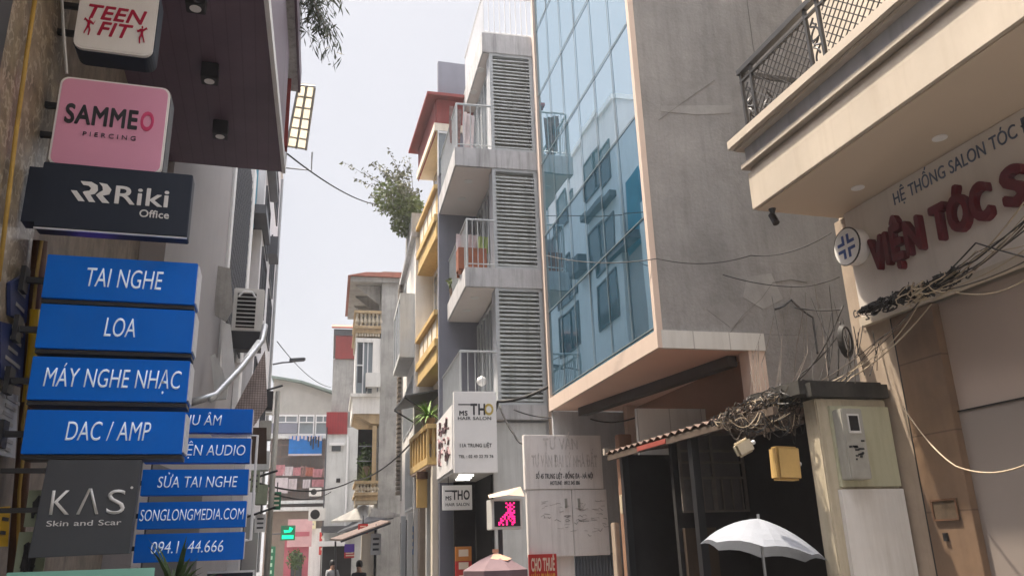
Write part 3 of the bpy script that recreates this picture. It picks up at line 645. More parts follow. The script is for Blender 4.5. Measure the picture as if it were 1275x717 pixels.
# shop front under the sign
B('joint', black, S, -.012, .0, 5.385, 5.41, 0, 3.36)
pl = B('pilaster', browntile, S, -.03, .06, 4.93, 5.38, 0, 3.36, bevel=.004)
zt = ax(1188, 513, XS+.06).z
B('upper_panel', mat('taupe_panel', (.42, .34, .29), .5, .05, 1, bump=.01), S, .045, .058, -4, 4.93, zt, 3.36)
B('frosted_pane', mat('frosted_pale_glass', (.25, .215, .195), .35, .06, .8, bump=.0), S, .03, .044, -4, 4.93, 0, zt-.012); B('transom', black, S, .02, .056, -4, 4.93, zt-.011, zt-.001)
a, b = ax(1160, 622, XS-.03), ax(1197, 647, XS-.03)
v_ = thing('wall_vent', 'square dark metal vent plate on the brown tile pilaster', 'vent', (XS-.03, (a.y+b.y)/2, b.z)); hw = abs(a.y-b.y)/2; hh = a.z-b.z
B('plate', mat('vent_metal', (.10,.07,.045), .8, .3, 14), v_, -.012, 0, -hw, hw, 0, hh)
MB().box(-.02, -.013, -hw, hw, 0, .015).box(-.02, -.013, -hw, hw, hh-.015, hh).box(-.02, -.013, -hw, -hw+.015, .015, hh-.015).box(-.02, -.013, hw-.015, hw, .015, hh-.015).build('rim', rust, v_)
q = ax(1178, 663, XS-.03); tag(MB().box(-.02, 0, -.018, .018, -.06, .0).box(-.024,-.0205,-.010,.010,-.03,-.01).build('wall_switch', black, None, q), 'small black switch plate below the vent on the pilaster', 'switch')
q = ax(1010, 281, 4.12); cmr = thing('security_camera', 'small black camera hanging off the salon balcony corner', 'camera', (4.22, 5.74, za-.012))
MB().tube([(0,0,0), (0,0,-.05)], .035, 8, r1=.015).build('mount', black, cmr); MB().tube([(0,.02,-.05), (0,-.03,-.15)], .032, 10).build('body', black, cmr)

# ================================================================ right: glass fronted building with raw concrete side
G = Fr(4.14, 8.0, 2.5)
t = G.thing('glass_building', 'tall building with blue mirror glass front and raw concrete side wall', 'building')
GB = t; z0 = 3.91; z1 = 17.5
B('side_wall', concrete, t, .045, 4.5, .0, .2, z0, z1)
B('core', greywall, t, .06, 4.5, .2, 4.26, z0, z1)
gp = MB(); gt_ = MB(); vv_ = [.05]+[.05+.70*i for i in range(1, 6)]+[4.26]; zz_ = [z0+.005]+[z0+1.42-1.38+.02+i*1.38 for i in range(9)]+[z1]
for i in range(6):
    for k in range(len(zz_)-1):
        a_, b_, c_ = rnd.gauss(.006, .001), rnd.gauss(0, .0009), rnd.gauss(0, .0014)
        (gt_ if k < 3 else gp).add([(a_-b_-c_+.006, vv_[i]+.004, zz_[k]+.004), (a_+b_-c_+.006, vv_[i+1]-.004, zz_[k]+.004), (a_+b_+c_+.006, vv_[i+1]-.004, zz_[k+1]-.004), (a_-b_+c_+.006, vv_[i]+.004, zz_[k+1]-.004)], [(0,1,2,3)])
gp.build('glass_facade', mirrorglass, t); gt_.build('glass_painted_reflection', mirrorteal, t, label='glass of the lowest storeys with a teal reflection put into its colour'); B('facade_backing', black, t, .028, .058, .05, 4.26, z0+.005, z1)  # lowest rows: painted-in reflection, ending at the reflected roofline
j = MB()
for v in (.05+.70*i for i in range(1, 6)): j.box(-.004, -.001, v-.006, v+.006, z0+.05, z1)
for i in range(9): zz = z0+1.42-1.38+.02+i*1.38; j.box(-.006, -.001, .05, 4.26, zz-.006, zz+.006)
j.build('glazing_joint', mat('grey_sealant', (.16,.2,.22), .6, bump=0), t)
B('corner_trim', pinktrim, t, -.03, .043, -.03, .047, z0-.0, z1); B('far_trim', pinktrim, t, -.03, .05, 4.263, 4.33, z0, z1)
MB().box(-.035, .02, -.035, 4.33, 3.70, z0-.003).build('fascia', pinktrim, t); MB().box(.022, 1.32, -.035, .02, 3.70, z0-.003).build('side_fascia', tile, t)
MB().box(.022, 1.32, .022, 4.32, 3.715, 3.73).build('soffit', soffitpeach, t)
MB().box(.022, 1.30, .022, 4.32, 3.732, z0-.004).build('floor_slab', slabgrey, t)
MB().prism([(1.12,.3,3.71), (1.0,.3,3.71), (.35,4.0,3.71), (.5,4.0,3.71)], (0,0,-.13)).build('beam', beamdark, t)
B('column', pinktrim, t, 1.10, 1.31, -.02, .2, 0, 3.71); B('column', pinktrim, t, 1.06, 1.2, 3.72, 3.86, 0, 3.71)
B('shop_wall', shadewall, t, 1.325, 1.4, .02, 4.26, 0, z0-.01); B('end_wall', greywall, t, -.0, 1.32, 4.25, 4.32, 0, 3.69)
B('low_side_wall', concrete, t, 1.325, 4.5, -.0, .018, 0, z0-.003)
q = G.onV(792, 508, 1.6); q2 = G.onV(905, 545, 1.6)
B('tile_panel', tile, t, q.x, 1.32, 1.6, 1.66, 2.6, q.z, label='white tiled panel above the shed roof')
def onwall(pts): return [tuple(G.onV(x, y, -.004)) for x, y in pts]
for pts, r_ in (([(930,0),(938,60),(946,95),(955,140)], .004), ([(905,420),(925,392),(948,372),(962,352)], .003), ([(820,150),(850,128),(890,100)], .0028), ([(962,352),(985,348),(1005,352)], .004)):
    MB().tube(onwall(pts), r_, 4).build('crack', mat('crack', (.12,.115,.11), bump=0) if 'crack' not in MATS else MATS['crack'], GB)
for pts, m_ in (([(822,132),(912,131),(911,141),(868,143),(823,139)], (.283,.278,.272)), ([(930,345),(960,340),(975,372),(950,385),(925,370)], (.30,.295,.288)), ([(880,385),(905,372),(930,392),(910,408)], (.24,.235,.23))):
    q_ = onwall(pts); MB().prism(q_, (0,.006,0)).build('plaster_patch', mat('plaster_patch', m_, .9, .2, 4, .2, (.2,.2,.19)), GB)
# (cables on this wall are built with the other cables)

# ================================================================ right: low shed between them
sh = thing('shed', 'low dark shed with corrugated roof wedged between salon and glass building', 'building', (4.0, 5.4, 0))
zE = 2.66
def roofz(x): return zE+.10*x
pr = []; n = 96
for i in range(n+1): pr.append((3.9*i/n, .018*math.sin(i/n*math.pi*2*24)))
vs = []
for y, dz in [q for q in pr if q[0] > .62]: vs += [(-.05, y, roofz(-.05)+dz+.03), (2.4, y, roofz(2.4)+dz+.03), (-.05, y, roofz(-.05)+dz+.022), (2.4, y, roofz(2.4)+dz+.022)]
fs = []
for i in range(len(vs)//4-1): k = 4*i; fs += [(k,k+1,k+5,k+4), (k+2,k+6,k+7,k+3), (k,k+4,k+6,k+2), (k+1,k+3,k+7,k+5)]
MB().add(vs, fs).build('roof', tinroof, sh)
B('eave_board', mat('weathered_eave', (.11,.08,.06), .85, .3, 6, .4), sh, -.04, 0, .35, 3.88, zE-.07, zE-.005)
B('faded_banner', tinred, sh, -.05, -.042, 2.3, 3.0, zE-.06, zE-.01)
B('side_wall', dark, sh, .06, 1.45, 3.68, 3.74, 0, zE-.02); B('back_wall', dark, sh, .1, 2.3, 2.47, 2.53, 0, zE-.02)  # near-black panels, the shed's inner shade is put into their colour
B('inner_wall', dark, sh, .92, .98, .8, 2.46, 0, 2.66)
for y in (3.6, 1.9): B('post', black, sh, .03, .11, y, y+.08, 0, zE-.012)
B('shelf_panel', mat('brown_board', (.055,.035,.022), .8, .2, 4, .3), sh, .14, .5, 2.40, 2.46, 0, 1.75)
gt = thing('iron_gate', 'rusty barred window grille in the dark shed under the eave', 'grille', (4.12, 7.76, 1.9))
g = MB()
for i in range(7): g.box(.02+i*.115, .035+i*.115, 0, .015, 0, .34)
for z in (0, .34, .5, .62, .8): g.box(0, .78, -.003, .018, z, z+.022)
for x in (0, .38, .75): g.box(x, x+.03, -.006, .02, 0, .82)
g.build('bars', mat('dull_grey_bar', (.13,.11,.095), .7, .2, 8), gt); B('back_board', mat('dim_grey_panel', (.1,.092,.088), .8, .15, 4), gt, .03, .75, .05, .07, .02, .8)
B('roof_beam', mat('mouldy_concrete', (.05,.046,.04), .9, .4, 4, .5, (.012,.012,.012), .2), sh, .22, .985, .17, .24, 2.715, 2.83)
B('near_slab', MATS['mouldy_concrete'], sh, .16, .985, .241, 1.0, 2.745, 2.86)
# meter pillar
mp = thing('meter_pillar', 'stained cream pillar carrying an electric meter beside salon front', 'pillar', (4.28, 5.62, 0))
B('pillar', mat('cream_stained_render', (.5,.44,.33), .85, .15, 3, .5, (.2,.15,.09), .1), mp, 0, .70, 0, .17, 0, 2.705, bevel=.01)
B('upper_board', metercream, mp, .11, .69, -.03, -.002, 1.99, 2.64); B('white_panel', mat('grimy_white_board', (.7,.68,.65), .55, .08, 2, .4, (.4,.36,.3), .02), mp, .09, .69, -.045, -.002, 0, 1.97)
mt = thing('electric_meter', 'grey electric meter box with small window on the cream pillar', 'meter', (4.40, 5.59, 2.04))
B('case', metergrey, mt, .0, .2, -.12, -.002, .0, .56, bevel=.008); B('window', dark, mt, .055, .145, -.128, -.121, .38, .5)
MB().box(.045,.155,-.13,-.1205,.36,.379).box(.045,.155,-.13,-.1205,.5,.515).box(.045,.0545,-.13,-.1205,.379,.5).box(.1455,.155,-.13,-.1205,.379,.5).build('window_frame', whitepvc, mt)
m = MB()
for i in range(14): x, z = rnd.uniform(.02,.17), rnd.uniform(.14,.3); m.box(x, x+rnd.uniform(.01,.05), -.124, -.1205, z, z+.014)
m.build('label_marks', darkletter, mt)
def junction(name, label, m, px0, py0, px1, py1, Y, roll, dep):
    a, b = ay(px0, py0, Y), ay(px1, py1, Y); W_, H_ = abs(b.x-a.x)/2, abs(a.z-b.z)/2
    t = thing(name, label, 'junction box', ((a.x+b.x)/2, Y, (a.z+b.z)/2)); t.rotation_euler = (0, math.radians(roll), 0)
    B('case', m, t, -W_, W_, 0, dep, -H_, H_, bevel=.02); B('lid', m, t, -W_+.012, W_-.012, -.012, -.001, -H_+.012, H_-.012, bevel=.006)
    MB().tube([(W_+.0, dep*.4, .0), (W_+.03, dep*.4, .0)], .018, 7).build('latch', whitepvc, t); return t
junction('junction_box', 'yellowed plastic junction box hanging under the shed eave', boxyellow, 965, 555, 1000, 597, 5.85, 2, .12)
junction('junction_box', 'small tilted cream box with holes hanging from cables', boxcream, 915, 547, 940, 566, 5.75, -24, .05)
# white umbrella
um = thing('umbrella', 'open white umbrella standing in front of the dark shed', 'umbrella', (3.86, 6.0, GZ), 0)
ap = Vector((-.0, 0, 1.655)); K = 8; RU = .45; vs = []; fs = []; NR = 7; NA = 32
for i in range(NR+1):
    q = i/NR
    for jx in range(NA):
        a = 2*math.pi*jx/NA+.25; sc2 = abs(math.sin((a-.25)*K/2)); rr = RU*(q*.75+.25*math.sin(q*1.57))*(1+.09*(1-sc2)*q)
        z = -.235*(.45*q+.55*q*q)-.03*(1-sc2)*q
        vs.append((ap.x+rr*math.cos(a), ap.y+rr*math.sin(a), ap.z+z-.19*rr*math.cos(a)))
for i in range(NR):
    for jx in range(NA): fs.append((i*NA+jx, i*NA+(jx+1) % NA, (i+1)*NA+(jx+1) % NA, (i+1)*NA+jx))
MB().add(vs, fs).build('canopy', umbw, um, smooth=False)
MB().tube([(ap.x, 0, 0), (ap.x, 0, 1.69)], .012, 8).build('shaft', steel, um); MB().lathe([(.22, 0), (.22, .06), (.05, .09), (.03, .25)], (ap.x, 0, 0), 18).build('base', darkgrey, um)
rb = MB()
for kx in range(K):
    a = 2*math.pi*kx/K+.25; rb.tube([(ap.x, 0, ap.z-.22), (ap.x+RU*.55*math.cos(a), RU*.55*math.sin(a), ap.z-.115-.07*RU*.55*math.cos(a))], .004, 4)
rb.build('rib', steel, um)

# ================================================================ right: narrow grey balcony house
N = Fr(3.95, 14.2, 4)
t = N.thing('balcony_house', 'narrow grey house with louvre screens and projecting balconies', 'building'); NB = t
zs = []
for (px, ya, yb, xl) in ((580, 333, 357, 579), (570, 184, 207, 566), (602, 42, 66, 600)):
    zs.append((N.onV(px, yb, -.02).z, N.onV(px, ya, -.02).z, N.onV(xl, yb, -.02).x))
zs = [(3.85, 4.12, -.74)]+zs
B('side_wall', greywall, t, 0, 5, .12, .3, 0, zs[-1][1]-.02); B('core', greywall, t, .12, 5, .3, 2.44, 0, zs[-1][1]-.02)
for i, (za_, zb_, ul) in enumerate(zs):
    B('balcony_slab', slabgrey, t, ul, 5, -.06, 2.44, za_, zb_, bevel=.006)
    B('slab_ceiling', ceilgrey, t, ul+.03, .1, .0, 2.42, za_-.012, za_-.002)
    for v in (.6, 1.5):
        MB().lathe([(.09, za_-.022), (.09, za_-.013)], ((ul)/2, v, 0), 16).build('ceiling_lamp', whitepvc, t)
for i in range(3):
    a_, b_ = zs[i][1], zs[i+1][0]
    fr = MB().box(.0, .07, -.04, .1, a_, b_).box(.86, .93, -.04, .1, a_, b_).box(.07, .86, -.04, .1, b_-.06, b_).box(.07, .86, -.04, .1, a_, a_+.05).build('louvre_frame', railgrey, t)
    sl_ = MB(); n_ = int((b_-a_-.12)/.082)
    for k in range(n_):
        z = a_+.07+k*.082+rnd.gauss(0,.003); tl = rnd.gauss(0,.004); sl_.prism([(.072, -.035, z), (.858, -.035, z+tl), (.858, .03, z+tl+.04), (.072, .03, z+.04)], (0, .0, .03))
    sl_.build('louvre_slats', louvrem, fr)
    B('louvre_backing', metergrey, t, .072, .858, .102, .118, a_+.05, b_-.06)
    # doors and frames along the recessed street face
    for v0, v1 in ((.35, 1.3), (1.36, 2.38)): window(t, .11, v0, v1, a_, b_-.12, railgrey, windowgrey, -1, 2)
    # railing
    ul = zs[i][2]; H = 1.0
    rg_ = MB(); rg_.tube([(ul+.05, 2.4, b_*0+zs[i][1]+H), (ul+.05, -.03, zs[i][1]+H), (.0, -.03, zs[i][1]+H)], .025, 6)
    rg_.tube([(ul+.05, 2.4, zs[i][1]+.08), (ul+.05, -.03, zs[i][1]+.08), (.0, -.03, zs[i][1]+.08)], .012, 5)
    for k in range(5): u_ = ul+.05+(0-ul-.05)*k/5; rg_.tube([(u_, -.03, zs[i][1]), (u_, -.03, zs[i][1]+H)], .009 if k else .02, 5)
    for k in range(1, 23): rg_.tube([(ul+.05, -.03+2.4*k/22, zs[i][1]), (ul+.05, -.03+2.4*k/22, zs[i][1]+H)], .009, 4)
    rg_.build('railing', railgrey, t)
# roof railing of white bars
ul = zs[3][2]; zz = zs[3][1]
rg_ = MB(); p3 = [(ul+.05, 2.4, zz+1.0), (ul+.05, 0, zz+1.0), (2.0, 0, zz+1.0)]; rg_.tube(p3, .03, 6); rg_.tube([(a, b, zz+.06) for a, b, c in p3], .02, 5)
for k in range(16): u_ = ul+.05+k*.12; rg_.tube([(u_, 0, zz), (u_, 0, zz+1.0)], .014, 4)
for k in range(1, 20): rg_.tube([(ul+.05, k*.126, zz), (ul+.05, k*.126, zz+1.0)], .012, 4)
rg_.build('roof_railing', whitem, t)
MB().tube([(.98, -.1, 3.5), (.98, -.1, 12.6)], .05, 8).build('downpipe', pinktrim, t, smooth=True)
# things on the balconies
zA = zs[1][1]
wc = N.thing('cabinet', 'reddish brown wooden cabinet on the middle grey balcony', 'cabinet', -.37, .35, zA)
B('body', woodred, wc, -.28, .3, 0, .3, .1, .56, bevel=.008)
for a_ in ((-.27, -.22, .02, .06, 0, .099), (.24, .29, .02, .06, 0, .099), (-.27, -.22, .24, .28, 0, .099), (.24, .29, .24, .28, 0, .099)): MB().box(*a_).build('leg', woodred, wc)
MB().box(-.001, .005, -.004, -.001, .12, .54).build('door_gap', dark, wc)
def cloth(name, label, c, wd, ht, m, rz=0, cat='laundry', group=None):
    mb = MB(); n1, n2 = 9, 7; vs = []; fs = []
    for i in range(n1+1):
        for jx in range(n2+1): vs.append(((i/n1-.5)*wd, .03*math.sin(i*1.9+jx*.5)+.015*rnd.random(), -ht*jx/n2-(.03*rnd.random() if jx == n2 else 0)))
    for i in range(n1):
        for jx in range(n2): k = i*(n2+1)+jx; fs.append((k, k+1, k+n2+2, k+n2+1))
    mb.add(vs, fs)
    mb.add([(x, y+.01, z) for x, y, z in vs], fs)
    o = mb.build(name, m, None, c, rz, smooth=True); return tag(o, label, cat, group)
cloth('laundry', 'pale washing draped behind the brown cabinet', N.wd(-.4, .75, zA+1.0), .45, .4, clothwhite)
cloth('laundry', 'green towel beside pale washing on the grey balcony', N.wd(-.08, .7, zA+.95), .22, .35, mat('lime_cloth', (.4,.5,.2), .9, .1, 4), 0)
pt = N.thing('potted_plant', 'small potted plant on the outer corner of the grey balcony', 'plant', -.45, 2.1, zA)
MB().lathe([(.1,0), (.14,.24), (.12,.24)], (0,0,0), 12).build('pot', browntile, pt); leaves(MB(), (0,0,.42), (.16,.16,.16), 70, .13, .03).build('foliage', leaflight, pt)
zB = zs[2][1]
for k, (u_, v_, m_, lb) in enumerate(((-.62, .7, clothmix, 'dark washing hanging on the upper grey balcony'), (-.3, .9, clothwhite, 'pale washing hanging on the upper grey balcony'))): cloth('laundry', lb, N.wd(u_, v_, zB+1.35), .3, .9, m_, .5)
for k, (u_, lb) in enumerate(((-.35, 'round lamp globe on the lowest grey balcony'),)):
    q = N.wd(-.2, .5, zs[0][1]+.55); tag(MB().lathe([(.01,-.1), (.08,-.06), (.1,0), (.08,.06), (.01,.1)], q, 14).build('lamp_globe', whitem, smooth=True), lb, 'lamp')

# THO sign boxed round the lowest balcony
a = N.onV(565, 487, -.25); b = N.onV(620, 588, -.25)
sg = N.thing('salon_sign', 'white box sign lettered THO wrapped round the lowest grey balcony', 'sign', a.x, -.25, b.z); W_, H_ = b.x-a.x, a.z-b.z
B('front_panel', whiteface, sg, 0, W_, 0, .12, 0, H_, bevel=.006); B('side_panel', whiteface, sg, -.02, .06, .13, 2.3, .08, H_-.22); B('bottom_panel', whitepvc, sg, .0, W_, .125, 2.3, .02, .075)
text('TH', darkletter, sg, (W_*.56, -.002, H_*.71), .19, .27, bold=.03); text('O', goldm, sg, (W_*.82, -.002, H_*.71), .19, .17, bold=.03); text('MS', darkletter, sg, (W_*.22, -.002, H_*.70), .08, .15, bold=.03)
MB().box(W_*.1, W_*.5, -.005, .001, H_*.71+.17, H_*.71+.19).build('logo_bar', darkletter, sg)
text('HAIR SALON', darkletter, sg, (W_*.48, -.002, H_*.645), .055, W_*.78, bold=.012)
text('11A TRUNG LIỆT', darkletter, sg, (W_*.5, -.002, H_*.31), .06, W_*.74, bold=.02); text('TEL : 02 43 22 75 76', darkletter, sg, (W_*.5, -.002, H_*.18), .05, W_*.8, bold=.015)
m = MB()
for i in range(46): y = rnd.uniform(.4, 1.9); z = H_*rnd.uniform(.2, .72); m.tube([(-.03, y, z), (-.03, y+rnd.uniform(-.2,.2), z+rnd.uniform(-.15,.15))], rnd.uniform(.015,.035), 5)
m.build('picture_marks', mat('picture_print', (.25,.16,.17), .7, .7, 9, bump=0), sg)
for k in range(3): MB().box(W_*.2+.04*k, W_*.55+.04*k, .5+k*.45, .53+k*.45, -.012, .018).build('tube_light', tubelight, sg)
a = N.onV(551, 604, .6); b = N.onV(588, 634, .6)
sg = N.thing('hanging_sign', 'small grey THO sign hanging in the dark passage under white box', 'sign', a.x, .6, b.z); W_, H_ = b.x-a.x, a.z-b.z
B('panel', whiteface, sg, 0, W_, 0, .05, 0, H_); text('THO', darkletter, sg, (W_*.62, -.002, H_*.42), H_*.36, W_*.6, bold=.03); text('MS', darkletter, sg, (W_*.2, -.002, H_*.4), H_*.16, W_*.2, bold=.03)
MB().box(W_*.08, W_*.5, -.004, .001, H_*.74, H_*.8).build('logo_bar', darkletter, sg); text('HAIR SALON', darkletter, sg, (W_*.5, -.002, H_*.16), H_*.12, W_*.8, bold=.012)
MB().tube([(W_*.2, .025, H_), (W_*.2, .025, H_+.3)], .008, 4).tube([(W_*.8, .025, H_), (W_*.8, .025, H_+.3)], .008, 4).build('hanger', black, sg)
# ground floor recess
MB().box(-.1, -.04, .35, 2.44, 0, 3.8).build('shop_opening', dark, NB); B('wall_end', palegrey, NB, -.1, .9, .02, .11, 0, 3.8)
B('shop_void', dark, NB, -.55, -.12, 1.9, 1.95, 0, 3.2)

# ================================================================ right: notice boards and clutter below the glass building
Yb = 11.9
a, b = ay(652, 541, Yb), ay(768, 690, Yb)
t = thing('panel_board', 'large dirty white board with faded lettering above a red banner', 'sign', (a.x, Yb, b.z)); W_, H_ = b.x-a.x, a.z-b.z
zc = ay(700, 609, Yb).z-b.z; xm = ay(714, 650, Yb).x-a.x
ghost = mat('ghost_lettering', (.6,.57,.55), .7, .3, 14, bump=0)
dirtyw = mat('dirty_white_panel', (.8,.77,.75), .6, .08, 1.2, .35, (.25,.21,.18), .02)
MB().box(0, W_*.9, 0, .1, zc+.004, H_).build('upper_panel', dirtyw, t, bevel=.008); MB().box(.02, xm-.006, .01, .1, 0, zc-.004).build('door_panel', dirtyw, t, bevel=.006); MB().box(xm+.006, W_*.93, .01, .1, 0, zc-.004).build('door_panel', dirtyw, t, bevel=.006)
text('TƯ VẤN', ghost, t, (W_*.42, -.001, H_*.88), .16, W_*.4, bold=.02); text('TƯ VẤN ĐẠI LÝ NHÀ ĐẤT', ghost, t, (W_*.46, -.001, H_*.73), .17, W_*.76, bold=.02)
text('SỐ 45 TRUNG LIỆT - ĐỐNG ĐA - HÀ NỘI', darkletter, t, (W_*.45, -.001, zc+.165), .07, W_*.66, shear=.15, bold=.02); text('HOTLINE : 0912 345 886', darkletter, t, (W_*.45, -.001, zc+.07), .055, W_*.34, shear=.15, bold=.015)
m = MB()
for i in range(60):
    x, z = rnd.choice([(rnd.uniform(.18, xm-.1), rnd.uniform(.45, .95)), (rnd.uniform(xm+.08, W_*.88), rnd.uniform(.35, 1.0)), (xm+rnd.uniform(-.16,.2), rnd.uniform(zc-.55, zc-.15))])
    m.tube([(x, .009, (zq := (z*zc/1.15 if z < 1.1 else z))), (x+rnd.uniform(.01,.05), .008, zq+rnd.uniform(-.03,.03)), (x+rnd.uniform(.04,.1), .009, zq+rnd.uniform(-.02,.02))], rnd.choice([.002,.003,.004]), 4) # z*zc/1.15 if z < 1.1 else z, (z*zc/1.15 if z < 1.1 else z)+rnd.uniform(.012, .035))
m.build('graffiti_marks', mat('faint_grey_mark', (.2,.185,.18), .8, .4, 30, bump=0), t)
for a_ in ((xm-.12, xm-.09, -.02, .009, zc*.72, zc*.86), (xm+.09, xm+.12, -.02, .009, zc*.72, zc*.86)): MB().box(*a_).build('handle', metergrey, t)
a2, b2 = ay(658, 690, Yb-.05), ay(695, 740, Yb-.05)
t = thing('rental_banner', 'red CHO THUÊ banner fixed under the dirty white board', 'sign', (a2.x, Yb-.05, b2.z)); W_, H_ = b2.x-a2.x, a2.z-b2.z
B('sheet', redpanel, t, 0, W_, 0, .02, 0, H_); text('CHO THUÊ', bannerlt, t, (W_*.5, -.002, H_*.60), .17, W_*.84, bold=.03); text('VĂN PHÒNG', bannery, t, (W_*.5, -.002, H_*.22), .17, W_*.84, bold=.03)
a2, b2 = ay(716, 688, Yb+.1), ay(768, 690, Yb+.1)
t = thing('roller_shutter', 'grey blue corrugated shutter below the dirty white board', 'shutter', (a2.x, Yb+.1, GZ)); W_ = b2.x-a2.x; n = 26; H_ = a2.z-GZ
pts = [(W_*i/n, .02*(i % 2), 0) for i in range(n+1)]+[(W_*(n-i)/n, .05, 0) for i in range(n+1)]
MB().prism(pts, (0,0,H_-.01)).build('curtain', rollers, t); B('guide_rail', darkgrey, t, W_+.005, W_+.06, -.02, .08, 0, H_)
B('infill_panel', dirtyw, t, -.35, -.02, 0, .05, 0, H_-.01)
# brown posts and small boxes at the shed's left end
for k, (px0, px1, py0, Y, m_, lb) in enumerate(((770, 786, 540, 10.4, shadewall, 'brown painted post beside the shed eave'), (786, 793, 650, 10.0, rust, 'short rusty post under small cream boxes'), (765, 771, 650, 10.6, brownstone, 'thin beige post left of the brown painted post'))):
    a, b = ay(px0, py0, Y), ay(px1, py0, Y); tag(MB().box(a.x, b.x, Y, Y+.14, GZ, a.z).build('post', m_, bevel=.01), lb, 'post')
for px0, py0, px1, py1, lb in ((774, 615, 786, 639, 'cream switch box, upper of two on the brown post'), (781, 655, 790, 670, 'cream switch box, lower of two on the brown post')):
    a, b = ay(px0, py0, 9.9), ay(px1, py1, 9.9); t = thing('switch_box', lb, 'junction box', (a.x, 9.9, b.z)); B('case', boxcream, t, 0, b.x-a.x, 0, .09, 0, a.z-b.z, bevel=.01)
    MB().box(.03, b.x-a.x-.03, -.008, -.001, .06, (a.z-b.z)*.6).build('socket_panel', darkgrey, t)
tag(MB().tube([ay(757,520,12.8), ay(750,560,12.8), ay(756,600,12.6), ay(765,640,12.5), ay(767,700,12.5)], .06, 7).build('conduit_bundle', rust, smooth=True), 'dark brown bundle of conduits beside the dirty white board', 'conduit')
tag(MB().box(0, 1.1, 0, .06, 0, .09).build('beam', mat('pale_steel_angle', (.5,.45,.38)), None, ay(753, 566, 10.6)), 'pale steel angle sticking out left of the shed eave', 'beam')

# LED sign on a post
a, b = ay(612, 621, 11.5), ay(651, 658, 11.5)
t = thing('led_sign', 'black LED sign box showing a pink sitting animal figure', 'sign', (a.x, 11.5, b.z)); W_, H_ = b.x-a.x, a.z-b.z
B('case', whitepvc, t, 0, W_, 0, .3, 0, H_, bevel=.008); B('screen', black, t, .035, W_-.035, -.008, -.001, .04, H_-.03)
m = MB()
rows = ['.....#.#.#..', '......###...', '.....#.#.#..', '......###...', '......##.#..', '.....#####..', '....##.##...', '...##.####..', '..#.#.#.##..', '..##.#.#.#..', '.##..#..##..', '.#.#.#..#...']
for r_, row in enumerate(rows):
    for c_, ch in enumerate(row):
        if ch == '#': x = W_*(.14+.74*c_/12); z = H_*(.88-.76*r_/12); m.box(x, x+W_*.055, -.013, -.0085, z-H_*.05, z)
m.build('lit_figure', pinkled, t)
MB().add([(-.05,-.06,H_+.01), (W_*.5,-.08,H_+.05), (W_+.03,-.05,H_+.03), (.0,.2,H_+.07), (W_*.55,.22,H_+.13), (W_+.06,.25,H_+.19), (.25,.42,H_+.1), (W_*.7,.45,H_+.15), (W_+.02,.42,H_+.12)], [(0,1,4,3),(1,2,5,4),(3,4,7,6),(4,5,8,7)]).build('cover', awntan, t)
MB().tube([(W_*.35, .15, -b.z+GZ), (W_*.35, .15, 0)], .035, 7).build('post', darkgrey, t)
# mauve market umbrella
um = thing('market_umbrella', 'faded mauve market umbrella with a peach patch at its top', 'umbrella', (ay(616, 700, 11.2).x, 11.2, GZ))
zt = ay(616, 688, 11.2).z-GZ; ze = ay(616, 709, 11.2).z-GZ; RU = .46; vs = []; NA = 8
vs = [(0,0,zt)]
for q, zq in ((.5, zt-(zt-ze)*.42), (1, ze), (1.01, ze-.13)):
    for jx in range(NA): a = 2*math.pi*jx/NA+.2; vs.append((RU*q*math.cos(a), RU*q*math.sin(a), zq))
fs = [(0, 1+jx, 1+(jx+1) % NA) for jx in range(NA)]
for r_ in range(2):
    for jx in range(NA): fs.append((1+r_*NA+jx, 1+(r_+1)*NA+jx, 1+(r_+1)*NA+(jx+1) % NA, 1+r_*NA+(jx+1) % NA))
MB().add(vs, fs).build('canopy', umbm, um); MB().tube([(0,0,0), (0,0,zt)], .02, 8).build('shaft', steel, um); MB().lathe([(.2,0), (.2,.08), (.04,.12)], (0,0,0), 14).build('base', darkgrey, um)
MB().add([(0,0,zt+.012), (.22,-.08,zt-.075), (.12,-.24,zt-.1), (-.1,-.16,zt-.07)], [(0,3,2,1)]).prism([(-.04,-.04,zt+.005), (.05,-.03,zt+.005), (.0,.05,zt+.005)], (0,0,.045)).build('patch', peachcloth, um)
t = thing('flower_pot_stall', 'red and yellow banner stand behind the mauve umbrella', 'banner', (ay(567, 690, 15).x, 15, GZ)); t.name = 'banner_stand'
H_ = ay(575, 680, 15).z-GZ; B('sheet', redpanel, t, 0, .3, 0, .03, .3, H_-.25); B('header', mat('orange_header', (.55,.2,.04)), t, 0, .3, -.004, .03, H_-.249, H_)
m = MB()
for i in range(5): m.box(.06, .24, -.008, -.001, .5+i*.22, .62+i*.22)
m.build('lettering', bannerlt, t)
for a_ in ((.02, .05, .031, .06, 0, H_), (.25, .28, .031, .06, 0, H_)): MB().box(*a_).build('stand', darkgrey, t)

